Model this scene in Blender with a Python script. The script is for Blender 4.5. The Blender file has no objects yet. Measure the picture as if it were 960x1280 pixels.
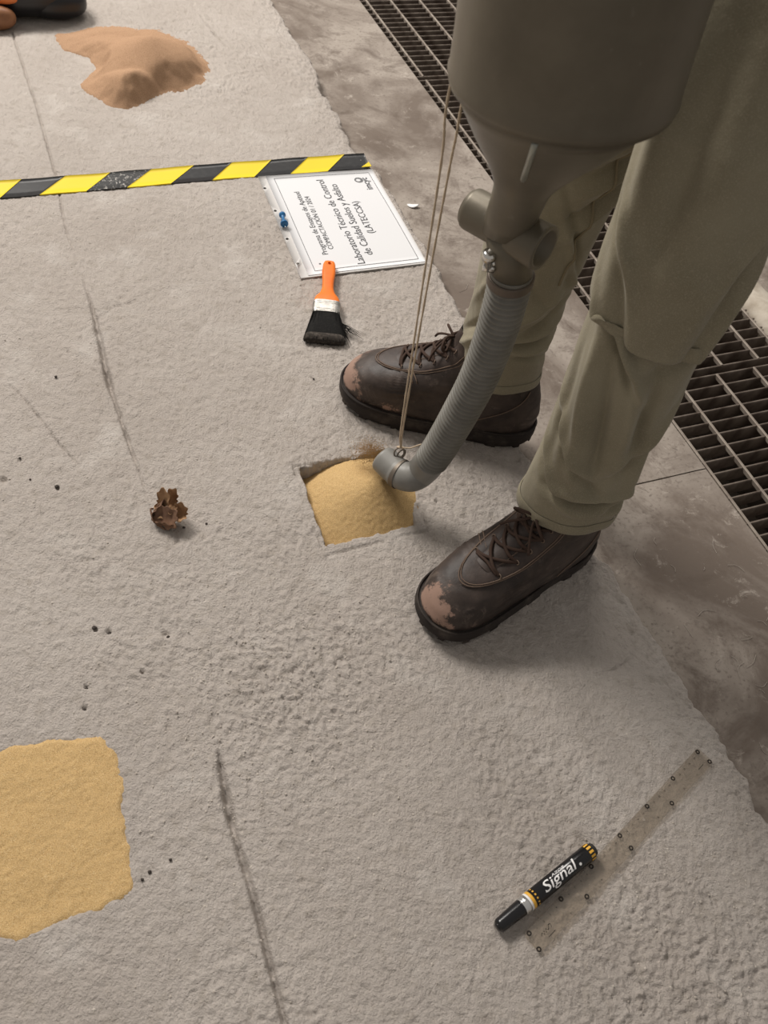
import bpy, bmesh, math, random
import numpy as np
from mathutils import Vector, Matrix

random.seed(4)
RNG = np.random.default_rng(11)
D = bpy.data
SC = bpy.context.scene
COL = SC.collection

# ------------------------------------------------------------------ camera
FPX, PITCH, ROLL, CAMH = 1100.0, 0.8933485, 0.2082653, 0.9257226
_fw = Vector((0, math.cos(PITCH), -math.sin(PITCH)))
_r0 = Vector((1, 0, 0)); _u0 = _r0.cross(_fw)
_R = _r0 * math.cos(ROLL) + _u0 * math.sin(ROLL)
_U = -_r0 * math.sin(ROLL) + _u0 * math.cos(ROLL)
CAMP = Vector((0, 0, CAMH))
cam_d = D.cameras.new('camera'); cam = D.objects.new('camera', cam_d); COL.objects.link(cam)
cam_d.sensor_fit = 'VERTICAL'; cam_d.sensor_height = 36.0; cam_d.sensor_width = 27.0
cam_d.lens = FPX * 36.0 / 1280.0
cam_d.clip_start = 0.02; cam_d.clip_end = 50
cam.matrix_world = Matrix(((_R.x, _U.x, -_fw.x, 0), (_R.y, _U.y, -_fw.y, 0), (_R.z, _U.z, -_fw.z, CAMH), (0, 0, 0, 1)))
cam_d.dof.use_dof = True; cam_d.dof.focus_distance = 1.15; cam_d.dof.aperture_fstop = 11
SC.camera = cam

# ------------------------------------------------------------------ light
world = D.worlds.new('world'); SC.world = world; world.use_nodes = True
world.node_tree.nodes['Background'].inputs[0].default_value = (1.0, 0.945, 0.89, 1)
world.node_tree.nodes['Background'].inputs[1].default_value = 0.30
def area(name, loc, target, sx, sy, power, col):
    l = D.lights.new(name, 'AREA'); l.shape = 'RECTANGLE'; l.size = sx; l.size_y = sy
    l.energy = power; l.color = col
    o = D.objects.new(name, l); COL.objects.link(o); o.location = loc
    o.rotation_euler = (Vector(target) - Vector(loc)).to_track_quat('-Z', 'Y').to_euler()
    return o
area('ceiling_lamp_left_offscreen', (-2.73, 2.84, 3.2), (-0.3, 1.3, 0), 1.6, 0.7, 192, (1.0, 0.95, 0.893))
area('ceiling_lamp_far_offscreen', (-0.64, 3.54, 3.2), (0.0, 1.3, 0), 1.6, 0.7, 46, (1.0, 0.95, 0.89))
SC.view_settings.view_transform = 'Standard'; SC.view_settings.look = 'None'
SC.view_settings.gamma = 1.0; SC.view_settings.use_curve_mapping = False
SC.view_settings.exposure = 0.10

# ------------------------------------------------------------------ frames
ES = np.array([0.497, -0.868]); EN = np.array([0.868, 0.497])   # along / across the slab edge
def P(s, n, z=0.0): return np.array([s * ES[0] + n * EN[0], s * ES[1] + n * EN[1], z])
def ray(u, v): return _fw * FPX + _R * (u - 480) - _U * (v - 640)
def G(u, v, z=0.0):
    d = ray(u, v); t = (z - CAMH) / d.z
    p = CAMP + d * t; return np.array(p)
def GY(u, v, y):
    d = ray(u, v); return np.array(CAMP + d * (y / d.y))
def SN(u, v, z=0.0):
    p = G(u, v, z)[:2]; return np.array([p @ ES, p @ EN])

# ------------------------------------------------------------------ noise
def _hash(ix, iy, seed):
    h = (ix.astype(np.int64) * 374761393 + iy.astype(np.int64) * 668265263 + seed * 974634821) & 0xffffffff
    h = ((h ^ (h >> 13)) * 1274126177) & 0xffffffff
    h = (h ^ (h >> 16)) & 0xffff
    return h / 65535.0
def vnoise(x, y, seed=0):
    ix = np.floor(x); iy = np.floor(y); fx = x - ix; fy = y - iy
    fx = fx * fx * (3 - 2 * fx); fy = fy * fy * (3 - 2 * fy)
    a = _hash(ix, iy, seed); b = _hash(ix + 1, iy, seed); c = _hash(ix, iy + 1, seed); d = _hash(ix + 1, iy + 1, seed)
    return (a * (1 - fx) + b * fx) * (1 - fy) + (c * (1 - fx) + d * fx) * fy * 1.0
def fbm(x, y, seed=0, octv=3):
    t = 0; a = 1; n = 0
    for k in range(octv):
        ca, sa = math.cos(k * 1.1 + .3), math.sin(k * 1.1 + .3)
        t = t + a * (vnoise((x * ca - y * sa) * 2 ** k + 17 * k, (x * sa + y * ca) * 2 ** k, seed + k) - .5); n += a; a *= .5
    return t / n * 2
def sstep(a, b, x):
    t = np.clip((x - a) / (b - a), 0, 1); return t * t * (3 - 2 * t)

# ------------------------------------------------------------------ objects
ORG = {}
def tag(o, label=None, cat=None, group=None, kind=None):
    if label: o['label'] = label
    if cat: o['category'] = cat
    if group: o['group'] = group
    if kind: o['kind'] = kind
    return o
def thing(name, loc, label, cat, group=None):
    o = D.objects.new(name, None); COL.objects.link(o); o.location = loc
    o.empty_display_size = .05; ORG[o] = np.array(loc, float)
    return tag(o, label, cat, group)
def link(name, me, parent=None, org=None):
    o = D.objects.new(name, me); COL.objects.link(o)
    if parent is not None: o.parent = parent; ORG[o] = ORG[parent]
    else:
        ORG[o] = np.array(org if org is not None else (0, 0, 0), float); o.location = ORG[o]
    return o
def mesh(name, V, F, mat, parent=None, smooth=True, org=None, mats=None, midx=None):
    V = np.asarray(V, float)
    if parent is not None: V = V - ORG[parent]
    elif org is None:
        org = np.array([(V[:, 0].min() + V[:, 0].max()) / 2, (V[:, 1].min() + V[:, 1].max()) / 2, V[:, 2].min()]); V = V - org
    else: V = V - np.array(org)
    me = D.meshes.new(name)
    if isinstance(F, np.ndarray):
        me.vertices.add(len(V)); me.vertices.foreach_set('co', V.astype(np.float32).ravel())
        k = F.shape[1]
        me.loops.add(F.size); me.loops.foreach_set('vertex_index', F.astype(np.int32).ravel())
        me.polygons.add(len(F)); me.polygons.foreach_set('loop_start', np.arange(0, F.size, k, dtype=np.int32))
        me.update(calc_edges=True); me.validate()
    else:
        me.from_pydata([tuple(v) for v in V], [], [tuple(f) for f in F]); me.update()
    for m in (mats or [mat]): me.materials.append(m)
    if midx is not None: me.polygons.foreach_set('material_index', np.asarray(midx, np.int32))
    me.polygons.foreach_set('use_smooth', np.full(len(me.polygons), bool(smooth)))
    return link(name, me, parent, org)
def gridF(nr, nc, close_c=False, close_r=False):
    r = np.arange(nr if close_r else nr - 1); c = np.arange(nc if close_c else nc - 1)
    R, C = np.meshgrid(r, c, indexing='ij'); R = R.ravel(); C = C.ravel(); R1 = (R + 1) % nr; C1 = (C + 1) % nc
    return np.stack([R * nc + C, R * nc + C1, R1 * nc + C1, R1 * nc + C], 1)
def loft(rings, cap=True):
    """rings: (k, m, 3)"""
    rings = np.asarray(rings, float); k, m, _ = rings.shape
    V = rings.reshape(-1, 3); F = [tuple(f) for f in gridF(k, m, close_c=True)]
    if cap: F.append(tuple(range(m - 1, -1, -1))); F.append(tuple(range((k - 1) * m, k * m)))
    return V, F
def tube_rings(pts, rad, seg=12, up=(0, 0, 1)):
    pts = np.asarray(pts, float); k = len(pts); rad = np.broadcast_to(np.asarray(rad, float), (k,))
    T = np.gradient(pts, axis=0); T /= np.linalg.norm(T, axis=1)[:, None] + 1e-12
    ref = np.array(up, float)
    if abs(T[0] @ ref) > .95: ref = np.array([1., 0.2, 0])
    n = np.cross(T[0], ref); n /= np.linalg.norm(n); out = []
    a = np.linspace(0, 2 * np.pi, seg, endpoint=False)
    for i in range(k):
        n = n - T[i] * (n @ T[i]); n /= np.linalg.norm(n); b = np.cross(T[i], n)
        out.append(pts[i] + rad[i] * (np.cos(a)[:, None] * n + np.sin(a)[:, None] * b))
    return np.array(out)
def tube(name, pts, rad, mat, parent=None, seg=8, smooth=True, **kw):
    V, F = loft(tube_rings(pts, rad, seg)); return mesh(name, V, F, mat, parent, smooth, **kw)
def curve_pts(ctrl, n):
    c = np.asarray(ctrl, float); m = len(c)
    q = np.vstack([2 * c[0] - c[1], c, 2 * c[-1] - c[-2]]); t = np.linspace(0, m - 1 - 1e-9, n); i = t.astype(int); f = (t - i)[:, None]
    p0, p1, p2, p3 = q[i], q[i + 1], q[i + 2], q[i + 3]
    return .5 * (2 * p1 + (p2 - p0) * f + (2 * p0 - 5 * p1 + 4 * p2 - p3) * f ** 2 + (3 * p1 - p0 - 3 * p2 + p3) * f ** 3)
class MB:
    """collects several shapes into one mesh"""
    def __init__(s): s.V = []; s.F = []; s.n = 0
    def add(s, V, F):
        V = np.asarray(V, float); s.V.append(V); s.F += [tuple(int(i) + s.n for i in f) for f in F]; s.n += len(V); return s
    def build(s, name, mat, parent=None, smooth=True, **kw): return mesh(name, np.vstack(s.V), s.F, mat, parent, smooth, **kw)
BOXF = [(0, 3, 2, 1), (4, 5, 6, 7), (0, 1, 5, 4), (1, 2, 6, 5), (2, 3, 7, 6), (3, 0, 4, 7)]
def box_pts(x0, x1, y0, y1, z0, z1):
    return np.array([(x0, y0, z0), (x1, y0, z0), (x1, y1, z0), (x0, y1, z0), (x0, y0, z1), (x1, y0, z1), (x1, y1, z1), (x0, y1, z1)], float)
class Frame:
    """local x, y, z axes -> world"""
    def __init__(s, o, ex, ey, ez=(0, 0, 1)):
        s.o = np.array(o, float); s.M = np.stack([np.array(a, float) / np.linalg.norm(a) for a in (ex, ey, ez)])
    def __call__(s, v): return s.o + np.asarray(v, float) @ s.M

def cut_holes(o, cutters):
    for V, F in cutters:
        c = mesh('cutter', V, F, None, None, False); md = o.modifiers.new('cut', 'BOOLEAN'); md.operation = 'DIFFERENCE'; md.solver = 'EXACT'; md.object = c
        bpy.context.view_layer.update()
        me = D.meshes.new_from_object(o.evaluated_get(bpy.context.evaluated_depsgraph_get()))
        o.modifiers.clear(); o.data = me; D.objects.remove(c)
    return o
# ------------------------------------------------------------------ materials
def mat(name, col, rough=.8, metal=0.0, spec=.3):
    m = D.materials.new(name); m.use_nodes = True
    b = m.node_tree.nodes['Principled BSDF']
    b.inputs['Base Color'].default_value = (*col, 1); b.inputs['Roughness'].default_value = rough
    b.inputs['Metallic'].default_value = metal; b.inputs['Specular IOR Level'].default_value = spec
    return m
def N(m, t, **kw):
    n = m.node_tree.nodes.new(t)
    for k, v in kw.items():
        if k in n.inputs.keys(): n.inputs[k].default_value = v
        else: setattr(n, k, v)
    return n
def L(m, a, b): m.node_tree.links.new(a, b)
def noise_col(m, scale, c1, c2, lo=.35, hi=.65, detail=6, prev=None, coord=None, rough=.6, dist=0.0):
    """mix c1/c2 by noise; returns colour socket"""
    tc = coord or N(m, 'ShaderNodeTexCoord').outputs['Object']
    nz = N(m, 'ShaderNodeTexNoise', Scale=scale, Detail=detail, Roughness=rough, Distortion=dist); L(m, tc, nz.inputs['Vector'])
    rp = N(m, 'ShaderNodeMapRange'); rp.inputs[1].default_value = lo; rp.inputs[2].default_value = hi; L(m, nz.outputs['Fac'], rp.inputs[0])
    mx = N(m, 'ShaderNodeMix', data_type='RGBA'); L(m, rp.outputs[0], mx.inputs[0])
    if prev is not None: L(m, prev, mx.inputs[6])
    else: mx.inputs[6].default_value = (*c1, 1)
    mx.inputs[7].default_value = (*c2, 1)
    return mx.outputs[2]
def bump(m, scale, strength, dist=.001, detail=4, kind='noise', prev=None):
    tc = N(m, 'ShaderNodeTexCoord')
    if kind == 'noise': t = N(m, 'ShaderNodeTexNoise', Scale=scale, Detail=detail, Roughness=.6); o = t.outputs['Fac']
    else: t = N(m, 'ShaderNodeTexVoronoi', Scale=scale); o = t.outputs['Distance']
    L(m, tc.outputs['Object'], t.inputs['Vector'])
    b = N(m, 'ShaderNodeBump', Strength=strength, Distance=dist); L(m, o, b.inputs['Height'])
    if prev is not None: L(m, prev, b.inputs['Normal'])
    return b.outputs['Normal']
def bsdf(m): return m.node_tree.nodes['Principled BSDF']
def fin(m, col=None, nrm=None):
    if col is not None: L(m, col, bsdf(m).inputs['Base Color'])
    if nrm is not None: L(m, nrm, bsdf(m).inputs['Normal'])
    return m

M = {}
m = mat('slab_mortar', (.45, .4, .35), .95, 0, .15)
c = noise_col(m, 3.0, (.50, .452, .41), (.425, .376, .336), .35, .7)
c = noise_col(m, 60, None, (.38, .335, .29), .52, .8, 5, prev=c)
c = noise_col(m, 11, None, (.55, .505, .462), .56, .75, 4, prev=c)
M['slab'] = fin(m, c, bump(m, 1000, .6, .0012, 3, prev=bump(m, 380, .95, .0030, 4)))
m = mat('old_concrete', (.3, .26, .22), .85, 0, .25)
c = noise_col(m, 4.5, (.165, .132, .108), (.335, .292, .252), .40, .60, 8, dist=.8)
c = noise_col(m, 14, None, (.135, .106, .086), .50, .68, 9, prev=c, dist=.5, rough=.75)
c = noise_col(m, 26, None, (.44, .39, .34), .57, .70, 10, prev=c, dist=.6, rough=.8)
c = noise_col(m, 160, None, (.16, .13, .11), .55, .75, 4, prev=c)
M['concrete'] = fin(m, c, bump(m, 220, .25, .001))
m = mat('pit_concrete', (.10, .085, .07), .95)
M['pit'] = fin(m, noise_col(m, 12, (.17, .14, .115), (.10, .082, .066)), None)
m = mat('yellow_sand', (.55, .4, .2), .98, 0, .1)
c = noise_col(m, 900, (.62, .425, .20), (.40, .25, .105), .42, .72, 2)
c = noise_col(m, 1500, None, (.82, .66, .40), .62, .72, 1, prev=c)
M['sand'] = fin(m, c, bump(m, 1100, .8, .0012, 2))
m = mat('orange_sand', (.45, .28, .16), .98, 0, .1)
c = noise_col(m, 700, (.44, .28, .175), (.30, .18, .105), .42, .72, 2)
M['sand_o'] = fin(m, c, bump(m, 800, .8, .0014, 2))
m = mat('khaki_twill', (.15, .125, .08), .95, 0, .12)
c = noise_col(m, 7, (.275, .245, .172), (.215, .188, .128), .35, .65)
c = noise_col(m, 900, None, (.32, .285, .21), .5, .75, 2, prev=c)
M['khaki'] = fin(m, c, bump(m, 1400, .25, .0005, 2, prev=bump(m, 45, .35, .004, 3)))
bsdf(m).inputs['Sheen Weight'].default_value = .15
m = mat('khaki_seam', (.24, .2, .13), .95, 0, .1); M['seam'] = m
# boot leather: the toe is scuffed down to tan suede
m = mat('brown_leather', (.045, .03, .024), .55, 0, .3)
c = noise_col(m, 26, (.034, .025, .021), (.085, .063, .052), .4, .72, 6)
c = noise_col(m, 34, None, (.145, .112, .092), .56, .74, 9, prev=c, dist=.8, rough=.75)
tc = N(m, 'ShaderNodeTexCoord'); sp = N(m, 'ShaderNodeSeparateXYZ'); L(m, tc.outputs['Generated'], sp.inputs[0])
nz = N(m, 'ShaderNodeTexNoise', Scale=38, Detail=9, Roughness=.75); L(m, tc.outputs['Object'], nz.inputs['Vector'])
ad = N(m, 'ShaderNodeAttribute', attribute_name='scuff')
a2 = N(m, 'ShaderNodeMath', operation='ADD'); L(m, ad.outputs['Fac'], a2.inputs[0]); nm = N(m, 'ShaderNodeMath', operation='MULTIPLY_ADD'); L(m, nz.outputs['Fac'], nm.inputs[0]); nm.inputs[1].default_value = 2.2; nm.inputs[2].default_value = -.6; L(m, nm.outputs[0], a2.inputs[1])
rp = N(m, 'ShaderNodeMapRange'); rp.inputs[1].default_value = 1.02; rp.inputs[2].default_value = 1.18; L(m, a2.outputs[0], rp.inputs[0])
mx = N(m, 'ShaderNodeMix', data_type='RGBA'); L(m, rp.outputs[0], mx.inputs[0]); L(m, c, mx.inputs[6]); mx.inputs[7].default_value = (.30, .195, .15, 1)
M['leather'] = fin(m, mx.outputs[2], bump(m, 190, .3, .001, 4))
rr = N(m, 'ShaderNodeMapRange'); L(m, rp.outputs[0], rr.inputs[0]); rr.inputs[3].default_value = .5; rr.inputs[4].default_value = .85; L(m, rr.outputs[0], bsdf(m).inputs['Roughness'])
m = mat('dark_leather', (.03, .021, .018), .55, 0, .35); M['leather2'] = fin(m, noise_col(m, 60, (.034, .023, .019), (.062, .044, .036)), bump(m, 250, .3, .0008))
m = mat('boot_rubber', (.035, .028, .024), .75, 0, .25); M['rubber'] = fin(m, noise_col(m, 40, (.028, .022, .019), (.10, .082, .068), .5, .8), bump(m, 200, .2, .001))
M['lace'] = mat('brown_lace', (.06, .038, .029), .85, 0, .15)
M['stitch'] = mat('tan_stitch', (.16, .115, .088), .8, 0, .15)
m = mat('painted_steel', (.10, .085, .065), .45, .35, .4)
c = noise_col(m, 9, (.165, .143, .106), (.115, .099, .072), .35, .65); c = noise_col(m, 70, None, (.2, .175, .14), .66, .76, 5, prev=c)
M['steel'] = fin(m, c, bump(m, 60, .08, .002))
m = mat('grey_pvc_hose', (.16, .155, .14), .5, 0, .4); M['hose'] = fin(m, noise_col(m, 40, (.19, .181, .158), (.14, .132, .114)), None)
m = mat('grey_pvc_elbow', (.27, .27, .255), .45, 0, .4); M['elbow'] = fin(m, noise_col(m, 30, (.235, .228, .208), (.185, .178, .162)), None)
M['chrome'] = mat('bright_zinc', (.72, .70, .66), .22, 1.0)
M['string'] = mat('hemp_twine', (.50, .40, .29), .95, 0, .1)
M['wire'] = mat('dull_wire', (.2, .17, .14), .5, .7)
m = mat('galvanised_grating', (.20, .165, .135), .6, .35, .3)
c = noise_col(m, 25, (.215, .178, .148), (.085, .062, .048), .38, .66)
M['grating'] = fin(m, c, None)
m = mat('grating_rod', (.3, .26, .21), .6, .3, .3); M['rod'] = fin(m, noise_col(m, 40, (.36, .315, .265), (.22, .18, .15)), None)
M['t_yel'] = mat('tape_yellow', (.76, .57, .025), .5, 0, .3)
m = mat('tape_black', (.012, .012, .013), .38, 0, .5); M['t_blk'] = fin(m, noise_col(m, 90, (.012, .012, .013), (.03, .03, .03), .5, .8), None)
m = mat('tape_black_dusty', (.02, .02, .02), .6, 0, .4); M['t_grit'] = fin(m, noise_col(m, 240, (.02, .02, .02), (.42, .4, .37), .56, .66, 3), bump(m, 300, .5, .001))
M['paper'] = mat('white_paper', (.70, .70, .71), .65, 0, .3)
M['ink'] = mat('printed_ink', (.06, .06, .065), .8)
M['inkg'] = mat('printed_grey_ink', (.16, .16, .165), .8)
M['sleeve'] = mat('sleeve_margin', (.62, .60, .58), .35, 0, .5)
M['pin'] = mat('blue_plastic', (.01, .13, .32), .35, 0, .5)
m = mat('orange_plastic', (.85, .19, .01), .42, 0, .4); M['orange'] = fin(m, noise_col(m, 20, (.88, .215, .012), (.78, .15, .008)), None)
m = mat('tinned_ferrule', (.6, .58, .54), .35, .9); M['ferrule'] = fin(m, noise_col(m, 150, (.62, .6, .56), (.42, .4, .37)), None)
m = mat('black_bristle', (.008, .007, .007), .75, 0, .15); M['bristle'] = fin(m, noise_col(m, 300, (.006, .0055, .005), (.02, .018, .016), .5, .8), bump(m, 500, .4, .001))
m = mat('dusty_bristle', (.05, .042, .035), .9); M['bristle2'] = fin(m, noise_col(m, 200, (.035, .029, .024), (.12, .10, .085), .45, .75), bump(m, 500, .6, .0012))
M['mk_blk'] = mat('marker_black', (.008, .008, .009), .25, 0, .5)
M['mk_yel'] = mat('marker_yellow', (.78, .43, .06), .45)
M['mk_sil'] = mat('marker_silver', (.7, .7, .69), .28, .9)
M['mk_wht'] = mat('marker_white', (.82, .81, .8), .5)
m = mat('dry_leaf', (.17, .075, .038), .8, 0, .25); M['leaf'] = fin(m, noise_col(m, 45, (.14, .078, .05), (.25, .145, .09), .4, .65), bump(m, 90, .4, .002))
m = mat('dry_leaf_pale', (.36, .2, .1), .85, 0, .2); M['leaf2'] = fin(m, noise_col(m, 60, (.44, .27, .15), (.24, .135, .07), .4, .7), bump(m, 90, .4, .002))
M['dark'] = mat('black_plastic', (.012, .012, .014), .35, 0, .5)
M['tool_o'] = mat('orange_shell', (.72, .21, .06), .4)
m = mat('brown_wood', (.25, .12, .06), .4); M['wood'] = fin(m, noise_col(m, 30, (.30, .145, .07), (.2, .09, .045)), None)
m = mat('pebble_dark', (.08, .068, .058), .9); M['peb'] = fin(m, noise_col(m, 150, (.085, .07, .06), (.045, .038, .034)), None)
m = mat('grit', (.44, .39, .34), .95); M['grit'] = fin(m, noise_col(m, 80, (.56, .51, .45), (.42, .37, .32)), None)
M['fleck'] = mat('pale_fleck', (.42, .375, .325), .9)
# clear acrylic: tinted see-through with a glossy skin
m = mat('clear_acrylic', (.8, .78, .72), .15); nt = m.node_tree
tr = N(m, 'ShaderNodeBsdfTransparent'); tr.inputs[0].default_value = (.93, .905, .865, 1)
gl = N(m, 'ShaderNodeBsdfGlossy', Roughness=.12); gl.inputs[0].default_value = (.9, .9, .9, 1)
df = N(m, 'ShaderNodeBsdfDiffuse'); df.inputs[0].default_value = (.42, .38, .33, 1)
m1 = N(m, 'ShaderNodeMixShader'); m1.inputs[0].default_value = .10; L(m, tr.outputs[0], m1.inputs[1]); L(m, df.outputs[0], m1.inputs[2])
m2 = N(m, 'ShaderNodeMixShader'); m2.inputs[0].default_value = .05; L(m, m1.outputs[0], m2.inputs[1]); L(m, gl.outputs[0], m2.inputs[2])
L(m, m2.outputs[0], nt.nodes['Material Output'].inputs[0]); M['acrylic'] = m

# ------------------------------------------------------------------ text helper
def text_mesh(txt, bold=0.0, shear=0.0, spacing=1.0):
    if not txt: return None, None
    cu = D.curves.new('t', 'FONT'); cu.body = txt; cu.size = 1; cu.offset = bold; cu.shear = shear; cu.space_character = spacing; cu.resolution_u = 3
    o = D.objects.new('t', cu); COL.objects.link(o)
    dg = bpy.context.evaluated_depsgraph_get(); me = o.evaluated_get(dg).to_mesh()
    V = np.array([v.co[:] for v in me.vertices]); F = [tuple(p.vertices) for p in me.polygons]
    o.evaluated_get(dg).to_mesh_clear(); D.objects.remove(o); D.curves.remove(cu)
    return V, F

# ================================================================== SETTING
ZF = -0.032                                        # old concrete floor, below the test slab
# ---- slab height field in (s, n)
EDGE = [SN(*q) for q in ((340, 0), (365, 40), (393, 80), (400, 105), (415, 130), (440, 180), (470, 210), (500, 255), (543, 322), (560, 355), (580, 390), (600, 420),
        (640, 520), (655, 560), (745, 690), (765, 705), (790, 750), (820, 800), (860, 850), (872, 880), (920, 945), (955, 1015))]
ES_S = np.array([e[0] for e in EDGE]); ES_N = np.array([e[1] for e in EDGE])
def edge_n(s):
    return np.interp(s, ES_S, ES_N) + .011 * fbm(s * 38, s * 0 + 3.3, 5, 5)
def seg_dist(s, n, pts):
    d = np.full(s.shape, 9.0); tt = np.zeros(s.shape); acc = 0
    pts = np.asarray(pts, float)
    for a, b in zip(pts[:-1], pts[1:]):
        ab = b - a; l2 = ab @ ab; t = np.clip(((s - a[0]) * ab[0] + (n - a[1]) * ab[1]) / l2, 0, 1)
        q = np.hypot(s - a[0] - t * ab[0], n - a[1] - t * ab[1]); mk = q < d
        d = np.where(mk, q, d); tt = np.where(mk, acc + t * math.sqrt(l2), tt); acc += math.sqrt(l2)
    return d, tt / acc
def in_poly(s, n, pts):
    """signed distance, positive inside"""
    pts = np.asarray(pts, float); d, _ = seg_dist(s, n, np.vstack([pts, pts[:1]]))
    ins = np.zeros(s.shape, bool); j = len(pts) - 1
    for i in range(len(pts)):
        a, b = pts[i], pts[j]; j = i
        cnd = ((a[1] > n) != (b[1] > n)) & (s < (b[0] - a[0]) * (n - a[1]) / (b[1] - a[1] + 1e-12) + a[0]); ins ^= cnd
    return np.where(ins, d, -d)
HOLE = [(-.748, .283), (-.69, .279), (-.613, .276), (-.617, .401), (-.665, .412), (-.749, .412)]
PATCH = [SN(*q) for q in ((-60, 960), (0, 935), (60, 918), (130, 918), (152, 950), (157, 1000), (170, 1060), (170, 1115), (130, 1140), (90, 1155), (20, 1185), (0, 1178), (-60, 1190))]
GROOVES = [  # points px, half width at each point (mm), depth / half width
    ([(15, 40), (30, 85), (45, 130), (70, 220), (82, 285), (92, 315)], (1.4, 1.7, 1.6, 1.5, 1.3, .3), 4.4),
    ([(103, 345), (112, 375), (118, 394), (137, 482), (142, 496), (160, 550), (174, 590), (183, 618)], (.4, 1.5, 2.9, 3.5, 1.8, 2.1, 1.2, .3), 4.6),
    ([(272, 938), (276, 958), (287, 1018), (293, 1040), (320, 1130), (356, 1280), (372, 1340)], (.5, 2.8, 3.7, 2.7, 2.7, 2.5, 2.0), 4.6),
    ([(12, 480), (40, 510), (70, 550), (100, 583)], (.6, 1.2, 1.3, .6), 4), ([(250, 20), (266, 40), (283, 60)], (.8, 1.8, 1.2), 4),
    ([(120, 390), (145, 384), (172, 377)], (.5, 1.2, .7), 4), ([(745, 845), (768, 836), (790, 822)], (.4, 1.5, .6), 3), ([(120, 398), (140, 388)], (.6, .8), 3),
    ([(366, 584), (400, 579), (446, 571)], (1.1, 1.2, .9), 5), ([(366, 584), (372, 598)], (1.1, .9), 5), ([(406, 696), (440, 686), (480, 677)], (1.1, 1.2, 1.0), 5.5), ([(496, 673), (537, 663)], (1.0, 1.1), 5), ([(522, 632), (537, 663)], (.9, 1.0), 5),
    ([(393, 660), (402, 683)], (.9, .9), 3), ([(640, 590), (590, 600), (560, 607)], (.6, .9, .5), 2)]
PITS = [(72, 610, .004), (24, 575, .003), (5, 600, .006), (108, 858, .0035), (106, 884, .0035), (120, 787, .004), (136, 790, .004), (207, 793, .006), (215, 765, .002), (545, 627, .004), (75, 586, .0016), (390, 472, .003), (178, 840, .003), (60, 470, .002), (85, 440, .002)]
def slab_h(s, n):
    z = .0022 * fbm(s * 5, n * 5, 40, 2) + .0007 * fbm(s * 28, n * 28, 7, 2)
    rough = .55 + .35 * sstep(.1, .5, fbm(s * 6, n * 6, 71, 2))
    rs, rn = SN(360, 860)
    rough = rough + 1.1 * np.exp(-(((s - rs) / .10) ** 2 + ((n - rn) / .085) ** 2)) + .35 * np.exp(-(((s - .02) / .12) ** 2 + ((n - .45) / .16) ** 2)) + .6 * np.exp(-((n - .64) / .035) ** 2)
    sw = s + .007 * fbm(s * 45, n * 45, 141, 3); nw = n + .007 * fbm(s * 45 + 9, n * 45, 151, 3)
    g = fbm(sw * 120, nw * 120, 21, 2); g2 = fbm(sw * 290, nw * 290, 31, 2)
    z = z + rough * (.0018 * np.maximum(g, -.45) + .0021 * g2)
    sp = fbm(sw * 190, nw * 190, 91, 1); z = z + .0013 * rough * sstep(.55, .95, sp)
    gz = np.zeros_like(z)
    wob = .0016 * fbm(s * 60, n * 60, 55, 2)
    for px, hws, dr in GROOVES:
        pts = [SN(*q) for q in px]; lo = np.min(pts, 0) - .02; hi = np.max(pts, 0) + .02
        mk = (s > lo[0]) & (s < hi[0]) & (n > lo[1]) & (n < hi[1])
        if not mk.any(): continue
        d, t = seg_dist(s[mk], n[mk] + wob[mk] * .5, pts); al = np.concatenate([[0], np.cumsum(np.linalg.norm(np.diff(np.array(pts), axis=0), axis=1))]); hw = np.interp(t, al / al[-1], hws) * .001
        brk = .72 + .28 * sstep(-.3, .2, fbm(s[mk] * 70, n[mk] * 70, 61, 2))
        gz[mk] = np.maximum(gz[mk], dr * hw * brk * np.exp(-(d / (np.maximum(hw, .0011) * 1.1)) ** 2))
    z = z - gz
    for u, v, r in PITS:
        a, b = SN(u, v); q = np.hypot(s - a, n - b) + .35 * wob; z = z - .0045 * sstep(r, r * .35, q)
    hd = in_poly(s, n, HOLE) + .0035 * fbm(s * 55, n * 55, 66, 3)
    z = z - .075 * sstep(-.0008, .0045, hd)
    pd = in_poly(s, n, PATCH); z = z - .012 * sstep(.004, .02, pd)
    return z
# rows: finer towards the camera
svals = [.22]
while svals[-1] > -2.65: svals.append(svals[-1] - (.00165 + .00135 * max(0, -svals[-1])))
svals = np.array(svals); NC = 700
tv = np.linspace(0, 1, NC); N0 = -.50
S, T = np.meshgrid(svals, tv, indexing='ij')
en = edge_n(S); nn = N0 + T * (en - N0)
Z = slab_h(S, nn)
rim = (en - nn)
Z = Z - .010 * np.exp(-np.maximum(rim, 0) / .0035)
X = S * ES[0] + nn * EN[0]; Y = S * ES[1] + nn * EN[1]
V = np.stack([X, Y, Z], 2)
sk = []
for dn, zz in ((.0015, -.018), (.001, ZF - .004)):
    q = en[:, -1] + dn + .002 * fbm(svals * 120, svals * 0 + zz * 900, 77, 2)
    sk.append(np.stack([svals * ES[0] + q * EN[0], svals * ES[1] + q * EN[1], np.full(len(svals), zz)], 1)[:, None])
V = np.concatenate([V] + sk, 1)
slab = mesh('floor_slab', V.reshape(-1, 3), gridF(V.shape[0], V.shape[1])[:, ::-1], M['slab'], org=(0, 0, 0)); tag(slab, 'rough pale grey mortar test slab with a square hole cut in it', kind='structure')
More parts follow.
